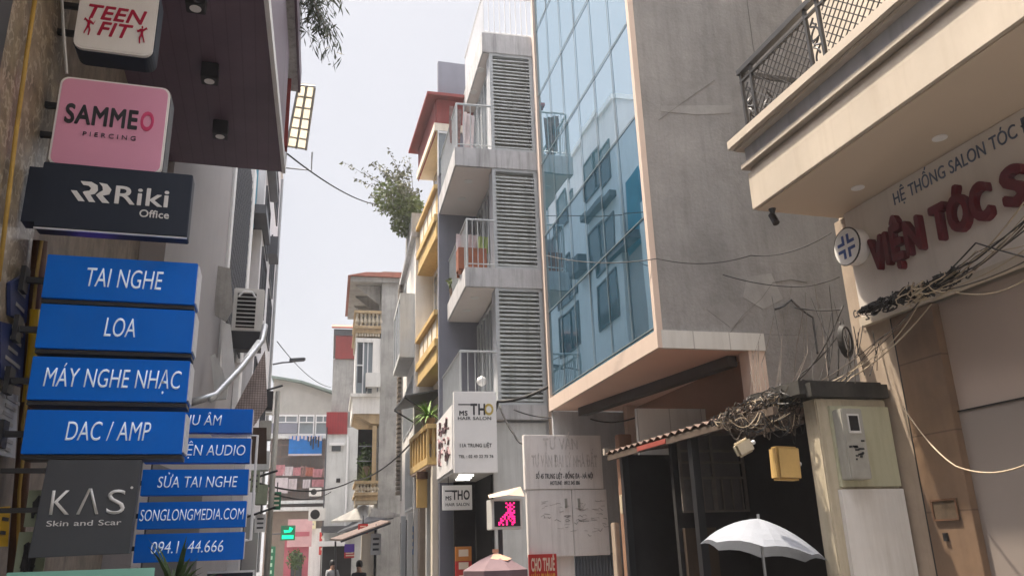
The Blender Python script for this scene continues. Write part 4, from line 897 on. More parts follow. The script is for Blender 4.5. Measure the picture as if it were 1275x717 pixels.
# ================================================================ right: yellow cornice house
Yh = Fr(3.36, 16.72, 1)
t = Yh.thing('yellow_house', 'narrow house with ochre yellow balconies and a red sheet metal penthouse', 'building'); v1 = 2.7
B('side_wall', slateblue, t, .0, 5, 0, .12, 0, 13.0); B('core', cream, t, .35, 5, .121, v1, 0, 13.0)
for z0_, z1_, lb in ((8.45, 9.75, ''), (5.55, 6.7, '')):
    zm = z0_+(z1_-z0_)*.38
    mb = MB().box(.0, .35, .122, v1+.05, zm+.06, z1_-.12).box(-.03, .35, .122, v1+.08, z0_, zm-.12).box(-.08, .35, .122, v1+.12, zm-.119, zm+.059).box(-.09, .35, .122, v1+.14, z1_-.119, z1_)
    mb.box(-.05, .35, .122, v1+.1, z0_-.06, z0_-.001); mb.build('balcony', yellow, t, bevel=.01)
    mm = MB()
    for k in range(4): mm.box(-.012, -.001, .3+k*.6, .75+k*.6, zm+.12, z1_-.2)
    mm.build('balcony_panel', cream, t)
mb = MB().box(-.20, .35, .3, v1+.1, 3.35, 3.5).box(-.22, .35, .26, v1+.14, 4.1, 4.2)
for k in range(7): mb.box(-.20, -.15, .34+k*.4, .46+k*.4, 3.5, 4.1)
for k in range(3): mb.box(-.1+k*.16, -.03+k*.16, .3, .36, 3.5, 4.1)
mb.build('low_balcony', yellow, t); B('low_soffit', awntan, t, -.19, .34, .32, v1, 3.30, 3.345)
for z0_, z1_ in ((6.75, 8.3), (9.9, 11.4)):
    window(t, .35, .3, 1.3, z0_, z1_, whitem, windowgrey); window(t, .35, 1.5, 2.5, z0_, z1_, whitem, windowgrey)
zr0 = Yh.onV(556, 155, 0).z; zr1 = Yh.onV(556, 121, 0).z
B('penthouse_wall', redmetal, t, -.04, 1.2, -.02, v1, zr0, zr1-.1); MB().prism([(-.3,-.2,zr1-.09), (1.3,-.2,zr1-.09), (1.3,-.2,zr1), (-.3,-.2,zr1-.02)], (0, v1+.4, 0)).build('penthouse_roof', redmetal, t)
B('penthouse_side', redmetal, t, -.06, -.041, .05, v1, zr0-.25, zr1-.1); B('yellow_band', cream, t, -.1, .6, -.03, v1, zr0-.2, zr0-.26+.255); MB().box(.0, .34, -.04, -.004, 9.95, zr0-.21).build('stair_window', windowgrey, t); MB().box(-.02, .0, -.06, -.002, 9.9, zr0-.21).box(.0, .34, -.06, -.041, 11.0, 11.05).build('window_bar', whitem, t)
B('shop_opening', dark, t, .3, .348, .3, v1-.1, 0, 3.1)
MB().box(-.12, .1, .15, .35, 0, 3.3).build('pillar', cream, t); MB().box(-.02, .2, v1-.3, v1, 0, 3.3).build('pillar', brownstone, t); MB().box(-.1, -.02, 1.0, 1.1, 0, 3.3).build('pillar', palegrey, t)
dk = t
t = thing('lantern_sign', 'orange and yellow vertical shop sign between pillars', 'sign', Yh.wd(-.32, .9, 2.5), 1); B('case', boxyellow, t, 0, .22, 0, .1, 0, .75); B('trim', rust, t, -.01, .23, -.02, -.001, .6, .75)
# planted balcony canopy and ferns
cp = Yh.thing('canopy', 'thin dark canopy with ferns below it on the yellow house', 'awning', -.55, 1.3, 4.95)
MB().prism([(0,0,0), (.9,0,.18), (.9,1.9,.18), (0,1.9,0)], (0,0,.04)).build('sheet', darkgrey, cp); MB().tube([(.0,.05,0), (.85,.05,-.5)], .02, 5).tube([(.0,1.85,0), (.85,1.85,-.5)], .02, 5).build('bracket', black, cp)
fn = Yh.thing('hanging_fern', 'bright green fern spilling over the lowest yellow balcony', 'plant', -.1, .8, 4.21)
MB().lathe([(.12,0), (.17,.18), (.15,.18)], (0,0,0), 12).build('pot', browntile, fn); fan(MB(), (0,0,.2), 60, .62, .02, (.2, 1.3)).build('foliage', mat('fresh_green_leaf', (.13,.24,.04), .6, .3, 5, bump=0), fn)

# ================================================================ right: white house with boxed bays
Wp, Wq = ay(517, 430, 19.6), ay(500, 430, 24.3)
W = Fr(Wp.x, Wp.y, math.degrees(math.atan2(Wq.x-Wp.x, Wq.y-Wp.y)))
t = W.thing('white_house', 'white house with boxed window bays and a rooftop planter', 'building'); WL = 4.6
B('wall', whitewall, t, 0, 5, 0, WL, 0, 9.5); B('roof', slabgrey, t, -.12, 5, -.02, WL+.05, 9.501, 9.65)
for z0_, z1_ in ((6.3, 8.0),):
    b_ = MB().box(-.38, -.003, .2, 2.6, z0_, z0_+.12).box(-.38, -.003, .2, 2.6, z1_-.1, z1_).box(-.38, -.003, .2, .26, z0_+.12, z1_-.1).box(-.38, -.003, 2.54, 2.6, z0_+.12, z1_-.1).build('bay', palegrey, t)
    MB().box(-.36, -.33, .27, 2.53, z0_+.121, z1_-.101).build('bay_pane', windowgrey, b_)
    for a_ in ((-.385, -.32, .8, .86, z0_+.13, z1_-.11), (-.385, -.32, 1.7, 1.76, z0_+.13, z1_-.11)): MB().box(*a_).build('mullion', whitem, b_)
for v in (.5, 1.6, 2.7): window(t, 0, v, v+.9, 4.6, 5.9, railgrey, windowgrey, bars=4)
window(t, 0, 2.9, 3.8, 8.0, 9.2, railgrey, windowgrey)
window(t, 0, .3, 2.6, 2.6, 4.2, palegrey, windowgrey, bars=7)
bb = MB(); 
for k in range(47): z = 3.2+k*.135; bb.box(-.14, -.003, WL-.55, WL-.0, z, z+.085)
bb.build('breeze_blocks', mat('breeze_block', (.2,.17,.14), .9, .2, 5), t); B('breeze_post', oldgrey, t, -.04, -.001, WL-.6, WL-.56, 3, 9.5)
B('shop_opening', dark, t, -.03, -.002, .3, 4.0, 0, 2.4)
for a_ in ((-.15, -.032, .0, .2, 0, 2.5), (-.15, -.032, 2.0, 2.2, 0, 2.5)): MB().box(*a_).build('pillar', palegrey, t)
pp = W.thing('rooftop_planter', 'bushy flowering shrub in a grey planter on the white house roof', 'plant', .15, 1.0, 9.651)
B('planter', oldgrey, pp, -.22, .5, -.5, 1.6, 0, .75)
cc = W.onV(505, 255, 1.5)-Vector((.15, 1.0, 9.651)); 
mb = leaves(MB(), (-.25,.5,1.1), (.5,.9,.6), 1900, .12, .034); leaves(mb, (-.75,.4,1.6), (.5,.7,.5), 900, .11, .03); lf2 = MB(); st = MB()
for k in range(44):
    a = rnd.uniform(0, 6.28); e = Vector((-.35+rnd.gauss(-.35,.45), .4+rnd.gauss(0,.6), 1.5+rnd.uniform(-.25,1.35))); m0 = Vector((-.05,.4,.9)).lerp(e, .5)+Vector((0,0,.25))
    st.tube([(-.05,.4,.7), m0, e], .012, 4, r1=.004)
    for q in range(24): leaves(lf2, m0.lerp(e, rnd.uniform(.1,1.05)), (.09,.09,.09), 1, .12, .026)
mb.build('foliage', leaflight, pp); lf2.build('foliage', mat('dusty_olive_leaf', (.11,.115,.055), .7, .4, 6, bump=0), pp); st.build('stem', bark, pp)
aw = W.thing('street_awning', 'long tan sheet awning sloping over the pavement', 'awning', 0, 0, 0)
p = [W.onV(411, 670, 7.0), W.onV(425, 671, 5.0), W.onV(486, 648, 3.0), W.onV(474, 647, 6.5)]
MB().prism([q for q in p], (0,0,-.05)).build('sheet', awntan, aw); MB().tube([p[1]-Vector((0,0,.06)), p[2]-Vector((0,0,.06))], .03, 5).tube([p[0].lerp(p[1],.5)-Vector((0,0,.07)), (p[0].x+.25, p[0].y, GZ)], .03, 5).build('frame', darkgrey, aw)

# ================================================================ right: old grey house with ornate balconies
O = Fr(3.35, 16.7, 4)
ob = O.thing('ornate_house', 'old grey rendered house with baluster balconies and a tiled eave', 'building'); vo = 11.2
B('wall', oldgrey, ob, -.62, 5, vo, vo+6, 0, 11.4)
def V(px, py, v=vo): return O.onV(px, py, v)
e0 = V(438, 347, vo+.2); B('eave', oldgrey, ob, -1.75, .4, vo-.1, vo+5, 10.95, 11.12); MB().prism([(-1.85,vo-.2,11.13), (.5,vo-.2,11.13), (.5,vo-.2,11.32), (-1.2,vo-.2,11.28)], (0,5.4,0)).build('roof', redroof, ob)
for k in range(4): MB().prism([(-.63,vo+.4+k*1.3,10.2), (-1.55,vo+.4+k*1.3,10.94), (-.63,vo+.4+k*1.3,10.94)], (0,.08,0)).build('eave_bracket', oldgrey, ob)
def ornate(z0, z1, u0, v0, v1, nb=7):
    """baluster parapet standing on a moulded slab"""
    bp = MB().box(u0-.06, -.62, v0-.06, v1, z0, z0+.1).box(u0, -.62, v0, v1, z0-.16, z0-.001).box(u0-.06, -.62, v0-.06, v0+.16, z1-.1, z1).box(u0-.06, u0+.16, v0+.16, v1, z1-.1, z1)
    sb = bp.build('balcony_slab', mat('ochre_stained_stone', (.42,.31,.18), .85, .15, 3, .5, (.13,.1,.07), .1) if 'ochre_stained_stone' not in MATS else MATS['ochre_stained_stone'], ob)
    q = MB(); h = z1-z0-.2
    pr = [(.05,0),(.05,.06*h),(.028,.1*h),(.075,.35*h),(.05,.6*h),(.025,.75*h),(.05,.9*h),(.05,h)]
    for k in range(nb): q.lathe(pr, (u0+.05+(-.68-u0)*k/(nb-1), v0+.05, z0+.1), 8)
    n_ = int((v1-v0)/.2)
    for k in range(1, n_): q.lathe(pr, (u0+.05, v0+.05+k*.2, z0+.1), 8)
    q.build('baluster', mat('pale_stone_baluster', (.5,.44,.34), .85, .12, 3, .3, (.2,.16,.12)) if 'pale_stone_baluster' not in MATS else MATS['pale_stone_baluster'], ob)
    dn = MB()
    for k in range(9): dn.box(u0+.02+(-.66-u0)*k/9, u0+.09+(-.66-u0)*k/9, v0+.02, v0+.1, z0-.27, z0-.161)
    for k in range(int((v1-v0)/.15)): dn.box(u0+.005, u0+.1, v0+.12+k*.15, v0+.2+k*.15, z0-.27, z0-.161)
    dn.build('dentil', MATS['pale_stone_baluster'], ob)
zz1, zz2 = V(460, 412).z, V(460, 387).z; ornate(zz1+.08, zz2, -1.52, vo, vo+3)
z5, z6 = V(460, 628).z, V(460, 598).z; ornate(z5+.3, z6, -1.34, vo, vo+2.6)
z3, z4 = V(460, 515).z, V(460, 490).z
MB().box(-1.55, -.62, vo-.02, vo+3, z3, z4-.12).box(-1.62, -.62, vo-.08, vo+3.05, z4-.119, z4).build('bay_base', whitewall, ob); MB().prism([(-1.5,vo+.02,z3), (-.62,vo+.02,z3), (-.62,vo+.02,z3-.35), (-.9,vo+.02,z3-.32)], (0,2.9,0)).build('bay_corbel', MATS['ochre_stained_stone'], ob)
zt = zz1-.25
by = MB().box(-1.5, -1.44, vo+.04, vo+.1, z4, zt).box(-.9, -.62, vo+.04, vo+.1, z4, zt).box(-1.44, -.9, vo+.04, vo+.1, zt-.15, zt).build('bay_frame', whitewall, ob)
MB().box(-1.44, -.9, vo+.11, vo+.13, z4, zt-.15).build('bay_pane', windowgrey, ob); MB().box(-1.46, -1.42, vo+.13, vo+2.9, z4, zt).build('bay_shutter', whitem, ob)
mm = MB().box(-1.24, -1.2, vo+.05, vo+.1, z4, zt-.15).box(-1.08, -1.05, vo+.05, vo+.1, z4, zt-.15).box(-1.44, -1.241, vo+.05, vo+.1, (z4+zt)/2, (z4+zt)/2+.04).build('bay_mullion', whitem, ob)
B('side_window', windowdark, ob, -1.40, -1.25, vo+.102, vo+.108, z4+.4, zt-.2)
aa = V(455, 466); ba = V(473, 484); ac = O.thing('air_conditioner', 'white air conditioner under the bay of the old grey house', 'air conditioner', aa.x, vo-.32, ba.z)
B('case', whitepvc, ac, 0, ba.x-aa.x, 0, .26, 0, aa.z-ba.z, bevel=.015)
for a_ in ((.02, .06, .05, .25, -.12, -.003), (.4, .44, .05, .25, -.12, -.003)): MB().box(*a_).build('bracket', darkgrey, ac)
# open middle storey with plants
zl, zh = z6+.05, z3-.4
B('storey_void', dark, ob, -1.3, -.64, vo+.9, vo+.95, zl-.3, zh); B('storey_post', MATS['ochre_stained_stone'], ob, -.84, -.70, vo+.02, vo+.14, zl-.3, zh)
MB().tube([(-1.3,vo+.05,zl+.6), (-.64,vo+.05,zl+.6)], .02, 5).tube([(-1.3,vo+.05,zl+1.1), (-.64,vo+.05,zl+1.1)], .02, 5).build('grille_bar', darkgrey, ob)
for k, (u_, v_, z_, n_, m_, lb) in enumerate(((-.98, vo+.3, z6-.35, 60, leaflight, 'spiky green plant on the lower ornate balcony'),)):
    p_ = O.thing('balcony_plant', lb, 'plant', u_, v_, z_); MB().lathe([(.1,0),(.15,.25),(.13,.25)], (0,0,0), 10).build('pot', browntile, p_); fan(MB(), (0,0,.25), n_, .75, .028, (.3,1.5)).build('foliage', m_, p_)
p_ = O.thing('balcony_plant', 'leafy potted shrubs crowding the open middle storey of old grey house', 'plant', -1.0, vo+.35, zl+.45); leaves(MB(), (0,0,.35), (.3,.2,.5), 260, .12, .035).build('foliage', leafdark, p_); MB().lathe([(.1,-.5),(.15,0),(.12,0)], (0,0,0), 10).build('pot', browntile, p_)
p_ = O.thing('balcony_plant', 'low green plants behind the top ornate balcony', 'plant', -1.1, vo+.35, zz1+.2); leaves(MB(), (0,0,.25), (.32,.2,.16), 160, .1, .03).build('foliage', leaflight, p_); MB().box(-.3,.3,-.1,.1,0,.14).build('planter', oldgrey, p_)
# shop below with small signs
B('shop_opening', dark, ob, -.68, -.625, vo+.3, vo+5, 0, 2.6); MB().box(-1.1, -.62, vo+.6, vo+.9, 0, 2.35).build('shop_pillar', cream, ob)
q0, q1 = V(429, 677, vo+.5), V(441, 694, vo+.5); sp = O.thing('wall_sign', 'small purple and red shop sign on the cream pillar', 'sign', q0.x, vo+.5, q1.z); B('upper_panel', mat('violet_panel', (.12,.06,.35)), sp, 0, q1.x-q0.x, 0, .04, (q0.z-q1.z)*.42, q0.z-q1.z); B('lower_panel', redpanel, sp, 0, q1.x-q0.x, 0, .04, 0, (q0.z-q1.z)*.4)
MB().box(.05, .35, -.006, -.001, .06, .1).box(.05, .3, -.006, -.001, .14, .17).build('writing', bannerlt, sp)
aw = O.thing('rag_awning', 'dark patched awnings sagging below the lower ornate balcony', 'awning', 0, 0, 0)
MB().prism([O.onV(412,648,vo+1.5), O.onV(452,628,vo+.4), O.onV(498,640,vo-3), O.onV(460,646,vo-.5)], (0,0,-.06)).build('sheet', oldgrey, aw); MB().prism([O.onV(420,662,vo+1.2), O.onV(452,640,vo+.3), O.onV(490,643,vo-2.4), O.onV(455,650,vo-.6)], (0,0,-.06)).build('under_sheet', darkgrey, aw)

# ================================================================ street end
pb = O.thing('pale_house', 'pale grey rendered wall house with red sheet metal cladding above', 'building'); vp = 20
B('wall', palegrey, pb, -2.45, 2, vp, vp+5, 0, 7.0); B('red_cladding', lines(mat('red_corrugated', (.28,.025,.03), .6, .2, 2, .4, (.1,.03,.03)), (9,0,0), .6, (.1,.01,.012)), pb, -2.48, -1.55, vp-.06, vp-.002, 6.7, 7.68, label='red corrugated sheet')
B('upper_wall', oldgrey, pb, -2.28, 2, vp+.3, vp+5, 7.001, 10.2); B('red_wall', redmetal, pb, -2.2, 2, vp+.25, vp+5, 10.201, 11.3); B('lead_band', darkgrey, pb, -2.3, 2, vp+.2, vp+5, 11.301, 11.6); MB().prism([(-2.4,vp+.1,11.61), (2,vp+.1,11.61), (2,vp+3,12.5), (-2.4,vp+3,12.5)], (0,0,.08)).build('roof', redroof, pb)
B('vent_hole', dark, pb, -1.95, -1.78, vp-.02, vp-.002, 4.6, 4.78); B('lintel', whitem, pb, -2.3, -1.65, vp-.1, vp-.002, 6.2, 6.32); B('window', windowdark, pb, -2.2, -1.8, vp-.03, vp-.002, 5.95, 6.19)
MB().tube([(-1.5,vp-.07,6.6), (-1.5,vp-.07,2.4)], .05, 6).build('drainpipe', whitem, pb); MB().tube([(-2.44,vp-.1,7), (-2.44,vp-.1,2.4)], .03, 6).build('drainpipe', darkgrey, pb)
B('shop_lintel', whitem, pb, -2.6, -1.5, vp-1.1, vp-.003, 1.95, 2.15); B('shop_opening', dark, pb, -2.42, -1.2, vp-.03, vp-.002, 0, 1.94); B('awning', darkgrey, pb, -2.5, -.9, vp-.9, vp-.004, 2.5, 2.75)
rw = O.thing('roof_house', 'distant house with red tiled roof peeping above the end gable', 'building'); MB().box(-3.4, -1.6, 32, 36, 0, 10.2).build('wall', oldgrey, rw); MB().prism([(-3.7,31.7,10.2), (-1.4,31.7,10.2), (-1.4,33.8,11.2), (-3.7,33.8,11.2)], (0,0,.1)).build('roof', redroof, rw)
eb = O.thing('end_house', 'grey gabled house closing the street with drying laundry on its front', 'building'); ve = 27
ul, ur = -5.35, -2.15
MB().prism([(ul,ve,8.7), (ur,ve,8.7), (ur,ve,9.75), (-3.9,ve,10.35), (ul,ve,10.6)], (0,6,0)).build('gable_wall', mat('grey_green_render', (.37,.36,.33), .85, .12, 1.5, .2, (.2,.2,.18)), eb)
MB().prism([(ul-.1,ve-.25,10.62), (-3.9,ve-.25,10.37), (ur+.25,ve-.25,9.72), (ur+.25,ve-.25,9.84), (-3.9,ve-.25,10.49), (ul-.1,ve-.25,10.74)], (0,6.3,0)).build('roof', mat('grey_green_roof', (.2,.25,.22), .8, .15, 2), eb)
B('core', palegrey, eb, ul, ur, ve+.35, ve+6, 0, 8.69)
for u0_, u1_ in ((ul+.1, -4.0), (-3.96, -3.15), (-3.1, -2.3)):
    f = MB().box(u0_, u1_, ve, ve+.08, 8.62, 8.7).box(u0_, u1_, ve, ve+.08, 7.62, 7.7).box(u0_, u0_+.06, ve, ve+.08, 7.7, 8.62).box(u1_-.06, u1_, ve, ve+.08, 7.7, 8.62).box(u0_+.06, u1_-.06, ve, ve+.08, 8.28, 8.33); c = (u0_+u1_)/2; f.box(c-.025, c+.025, ve+.01, ve+.07, 8.331, 8.62)
    o_ = f.build('window', whitem, eb); MB().box(u0_+.03, u1_-.03, ve+.09, ve+.1, 7.65, 8.65).build('pane', windowgrey, o_)
B('parapet', slateblue, eb, ul, -4.0, ve-.04, ve-.003, 7.72, 8.25); B('balcony_void', mat('dim_interior', (.14,.12,.11)), eb, ul, ur, ve+.3, ve+.345, 4.0, 7.6)
for a_ in ((ve-.1, ve+.3, 7.45, 7.6), (ve-.1, ve+.3, 4.15, 4.3), (ve-.5, ve+.3, 3.78, 3.95)): B('floor_beam', palegrey, eb, ul, ur, *a_)
g = MB()
for k in range(15): u_ = ul+.1+k*.22; g.box(u_, u_+.03, ve-.05, ve-.02, 4.3, 7.45)
for z in (4.9, 5.2, 5.8, 6.5, 7.1): g.box(ul, ur, ve-.055, ve-.015, z, z+.035)
g.build('grille', mat('rusty_lattice', (.17,.12,.10), .8, .2, 6), eb)
B('lower_wall', mat('dim_brown_wall', (.2,.16,.13), .85, .15, 2), eb, ul, ur, ve+.1, ve+.34, 0, 3.77); B('white_pillar', whitewall, eb, -3.35, -2.55, ve-.3, ve+.09, 0, 2.9); B('shop_opening', dark, eb, -4.3, -3.4, ve+.05, ve+.095, 0, 2.3)
def E(px, py, v=ve): return O.onV(px, py, v)
wv = lambda q, v=ve-.2: O.wd(q.x, v, q.z)
o_ = cloth('laundry', 'blue printed cloth with white fringe hanging on the end house', wv(E(381, 543)), 1.68, 1.0, tarpblue, -math.radians(4)); fr_ = MB()
for k in range(9): fr_.box(-.82+k*.19, -.70+k*.19, -.06, -.035, -.16-.05*(k % 3), -.0)
fr_.box(-.84, .84, -.06, -.035, -1.02, -.93); fr_.build('fringe', clothwhite, o_)
m = MB()
for k in range(5): m.box(.1+k*.13, .17+k*.13, -.065, -.037, -.1-.5*((k*7 % 5)/5)-.2, -.05)
m.build('dark_print', navy, o_)
xs = [(348,579,.6,.5,clothpink),(359,581,.5,.45,clothwhite),(370,582,.4,.4,clothpink),(378,580,.3,.55,clothmix),(386,582,.42,.42,clothbrown),(396,584,.5,.4,clothpink),(404,583,.3,.45,clothmix)]
lbl = ['pink cloth at the left end of the upper laundry row', 'pale cloth second in the upper laundry row of the end house', 'rose cloth left of the dark shirt in the upper laundry row', 'dark patterned shirt in the middle of the upper laundry row', 'rust coloured cloth in the upper laundry row', 'pink towel near the right end of the upper laundry row', 'dark patterned cloth at the right end of the upper laundry row']
for (px, py, wd_, ht, m_), lb in zip(xs, lbl): cloth('laundry', lb, wv(E(px, py)), wd_, ht, m_, rnd.uniform(-.3,.3), group='laundry on the end house')
xs = [(350,595,.75,.75,clothwhite,'large white sheet in the lower laundry row'),(365,596,.42,.6,clothwhite,'white shirt beside the large sheet in the lower laundry row'),(382,597,.38,.42,clothwhite,'white cloth in the middle of the lower laundry row'),(396,597,.6,.35,clothpink,'pale pink towel at the right end of the lower laundry row')]
for px, py, wd_, ht, m_, lb in xs: cloth('laundry', lb, wv(E(px, py)), wd_, ht, m_, rnd.uniform(-.3,.3), group='laundry on the end house')
a_, b_ = E(385, 607, ve-.75), E(400, 617, ve-.75); ac = O.thing('air_conditioner', 'small white air conditioner with round fan below the laundry', 'air conditioner', a_.x, ve-.75, b_.z); W_, H_ = b_.x-a_.x, a_.z-b_.z
B('case', whitepvc, ac, 0, W_, 0, .25, 0, H_, bevel=.01); MB().prism([(W_*.38+.15*math.cos(i*.4), -.01, H_/2+.15*math.sin(i*.4)) for i in range(16)], (0,.008,0)).build('fan_grille', dark, ac)
for a_ in ((.05,.1,.05,.24,-.1,-.003), (W_-.1,W_-.05,.05,.24,-.1,-.003)): MB().box(*a_).build('bracket', darkgrey, ac)
# signs at street end
def fsign(name, label, px0, py0, px1, py1, v, m, dep=.15):
    a_, b_ = E(px0, py0, v), E(px1, py1, v); t = O.thing(name, label, 'sign', a_.x, v, b_.z); B('panel', m, t, 0, b_.x-a_.x, 0, dep, 0, a_.z-b_.z); return t, b_.x-a_.x, a_.z-b_.z
t, W_, H_ = fsign('pharmacy_sign', 'lit green sign with white emblem projecting at the street end', 350, 654, 367, 672, 20, greensign)
MB().box(W_*.1, W_*.9, -.01, -.001, H_*.1, H_*.35).prism([(W_*.25,-.01,H_*.5), (W_*.7,-.01,H_*.55), (W_*.85,-.01,H_*.8), (W_*.6,-.01,H_*.9), (W_*.55,-.01,H_*.68), (W_*.2,-.01,H_*.7)], (0,.008,0)).build('lit_mark', greenled, t); MB().tube([(-.6,.08,H_*.45), (0,.08,H_*.45)], .03, 5).build('bracket', black, t)
t, W_, H_ = fsign('vertical_banner', 'tall narrow green banner with pale letters at the street end', 331, 680, 340, 735, 17.5, greensign, .08); m = MB()
for k in range(6): m.box(W_*.25, W_*.75, -.008, -.001, H_*(.06+k*.16), H_*(.14+k*.16))
m.build('lettering', mat('pale_green_letter', (.5,.7,.55), bump=0), t)
t, W_, H_ = fsign('shop_sign', 'cream yellow sign above the white pillar of the end house', 378, 647, 393, 658, ve-.5, mat('cream_sign', (.72,.66,.42), bump=0)); MB().box(W_*.15, W_*.85, -.006, -.001, H_*.4, H_*.6).build('writing', greyletter, t)
t, W_, H_ = fsign('shop_entrance', 'pink painted shop frame with glass doors at the street end', 355, 668, 382, 740, 24, pinkshop); B('glass_door', windowdark, t, W_*.3, W_*.75, -.03, -.002, 0, H_*.72); B('head_sign', mat('pale_pink_sign', (.5,.3,.31), bump=0), t, W_*.1, W_*1.1, -.2, -.002, H_*.82, H_*1.3); MB().box(W_*.2, W_*1.0, -.21, -.201, H_*1.0, H_*1.08).build('writing', pinkshop, t)
MB().box(W_*.35, W_*.7, -.5, -.3, 0, H_*.22).build('basket', mat('orange_goods', (.5,.2,.03), bump=0), t)

for px0, py0, px1, py1, v, m_, lb in ((446,652,458,664,9,redpanel,'small red hanging sign below the ragged awning'), (462,664,474,690,7,whiteface,'small white hanging sign under the tan street awning'), (508,655,516,690,3.0,tarpblue,'narrow blue vertical sign beside the white house pillar'), (313,585,322,612,-1,palegreen,'pale green sign box behind the white bent pipe'), (318,640,330,662,0,whiteface,'tilted white sign on the dark utility pole'), (340,612,349,634,6,greensign,'narrow green sign above the lit pharmacy sign'), (398,662,408,690,24,redpanel,'narrow red sign on the end house pillar')):
    t, W_, H_ = fsign('shop_sign', lb, px0, py0, px1, py1, v, m_, .08)
    for k in range(3): MB().box(W_*.2, W_*.8, -.006, -.001, H_*(.2+.25*k), H_*(.3+.25*k)).build('writing', bannerlt if m_ not in (whiteface, palegreen) else darkgrey, t)
    MB().tube([(W_*.5, .04, H_), (W_*.5, .04, H_+.25)], .015, 5).build('hanger', black, t)
for u_, v_, z_, lb in ((-2.7, 19.4, 3.0, 'white air conditioner above the end shop lintel'),):
    ac = O.thing('air_conditioner', lb, 'air conditioner', u_, v_, z_); B('case', whitepvc, ac, -.35, .35, 0, .25, 0, .5, bevel=.01); MB().prism([(-.08+.2*math.cos(i*.4), -.01, .25+.2*math.sin(i*.4)) for i in range(16)], (0,.008,0)).build('fan_grille', dark, ac)
mbk = O.thing('street_plant', 'leafy potted tree in front of the end house shopfront', 'plant', -3.6, 22, GZ)
MB().lathe([(.2,0),(.26,.4),(.22,.4)], (0,0,0), 12).build('pot', browntile, mbk); MB().tube([(0,0,.3),(.03,0,1.0)], .03, 6).build('trunk', bark, mbk); leaves(MB(), (0,0,1.35), (.4,.4,.45), 260, .14, .04).build('foliage', leafdark, mbk)
# people far down the street
def person(name_label, u, v, seat, top, hairm, faceang):
    base = O.wd(u, v, 0); rt = thing('person', name_label, 'person', base, 4+faceang)
    P = dict(pelvis=(0,0,.0), chest=(0,.02,.42), neck=(0,.02,.52), head=(0,.0,.60), crown=(0,.0,.76), shl=(-.19,.02,.44), shr=(.19,.02,.44), ell=(-.24,-.06,.2), elr=(.24,-.06,.2), hal=(-.16,-.3,.14), har=(.16,-.3,.14), hil=(-.1,0,-.02), hir=(.1,0,-.02), knl=(-.14,-.42,-.0), knr=(.14,-.42,.0), anl=(-.14,-.4,-.42), anr=(.14,-.4,-.42), tol=(-.15,-.56,-.45), tor=(.15,-.56,-.45))
    R_ = dict(pelvis=.15, chest=.15, neck=.055, head=.09, crown=.07, shl=.07, shr=.07, ell=.045, elr=.045, hal=.035, har=.035, hil=.1, hir=.1, knl=.065, knr=.065, anl=.045, anr=.045, tol=.035, tor=.035)
    Ed = ['pelvis-chest','chest-neck','neck-head','head-crown','chest-shl','shl-ell','ell-hal','chest-shr','shr-elr','elr-har','pelvis-hil','hil-knl','knl-anl','anl-tol','pelvis-hir','hir-knr','knr-anr','anr-tor']
    ks = list(P); me = bpy.data.meshes.new('body'); me.from_pydata([Vector(P[k])+Vector((0,0,seat)) for k in ks], [tuple(ks.index(x) for x in e.split('-')) for e in Ed], [])
    tmp = bpy.data.objects.new('tmp', me); COL.objects.link(tmp); sk = tmp.modifiers.new('s', 'SKIN'); tmp.modifiers.new('d', 'SUBSURF').levels = 2
    for i, k in enumerate(ks): me.skin_vertices[0].data[i].radius = (R_[k], R_[k]); me.skin_vertices[0].data[i].use_root = (k == 'pelvis')
    dg = bpy.context.evaluated_depsgraph_get(); m2 = bpy.data.meshes.new_from_object(tmp.evaluated_get(dg)); bpy.data.objects.remove(tmp)
    m2.materials.clear(); m2.materials.append(skin); m2.materials.append(top); m2.materials.append(shirtd)
    for p_ in m2.polygons: z = p_.center.z-seat; p_.use_smooth = True; p_.material_index = 0 if (z > .5 or abs(p_.center.y+.3) < .08 and z > .08) else (1 if z > .03 else 2)
    o = bpy.data.objects.new('body', m2); COL.objects.link(o); o.parent = rt
    MB().lathe([(.02,.86), (.07,.84), (.10,.78), (.105,.70), (.085,.64)], (0,.025,seat), 14).build('hair', hairm, rt, smooth=True)
    MB().box(-.055,-.02,-.105,-.09,seat+.70,seat+.715).box(.02,.055,-.105,-.09,seat+.70,seat+.715).box(-.03,.03,-.1,-.085,seat+.615,seat+.625).prism([(-.015,-.095,seat+.65),(.015,-.095,seat+.65),(0,-.125,seat+.655),(0,-.095,seat+.7)], (0,.005,0)).build('face', hairm, rt)
    st_ = thing('stool', 'low stool under the '+name_label.split(' with')[0], 'stool', base, 4); B('seat', shadewall, st_, -.17, .17, -.15, .2, seat-.2, seat-.165)
    for sx in (-.15, .12):
        for sy in (-.13, .16): B('leg', shadewall, st_, sx, sx+.03, sy, sy+.03, GZ, seat-.201)
    return rt
person('black haired person in dark shirt with cream pillar behind', -1.25, 9.3, .57, shirtd, hair, 30)
person('person in grey shirt with the dark shop behind', -2.0, 15.5, .57, shirt, hair, -20)

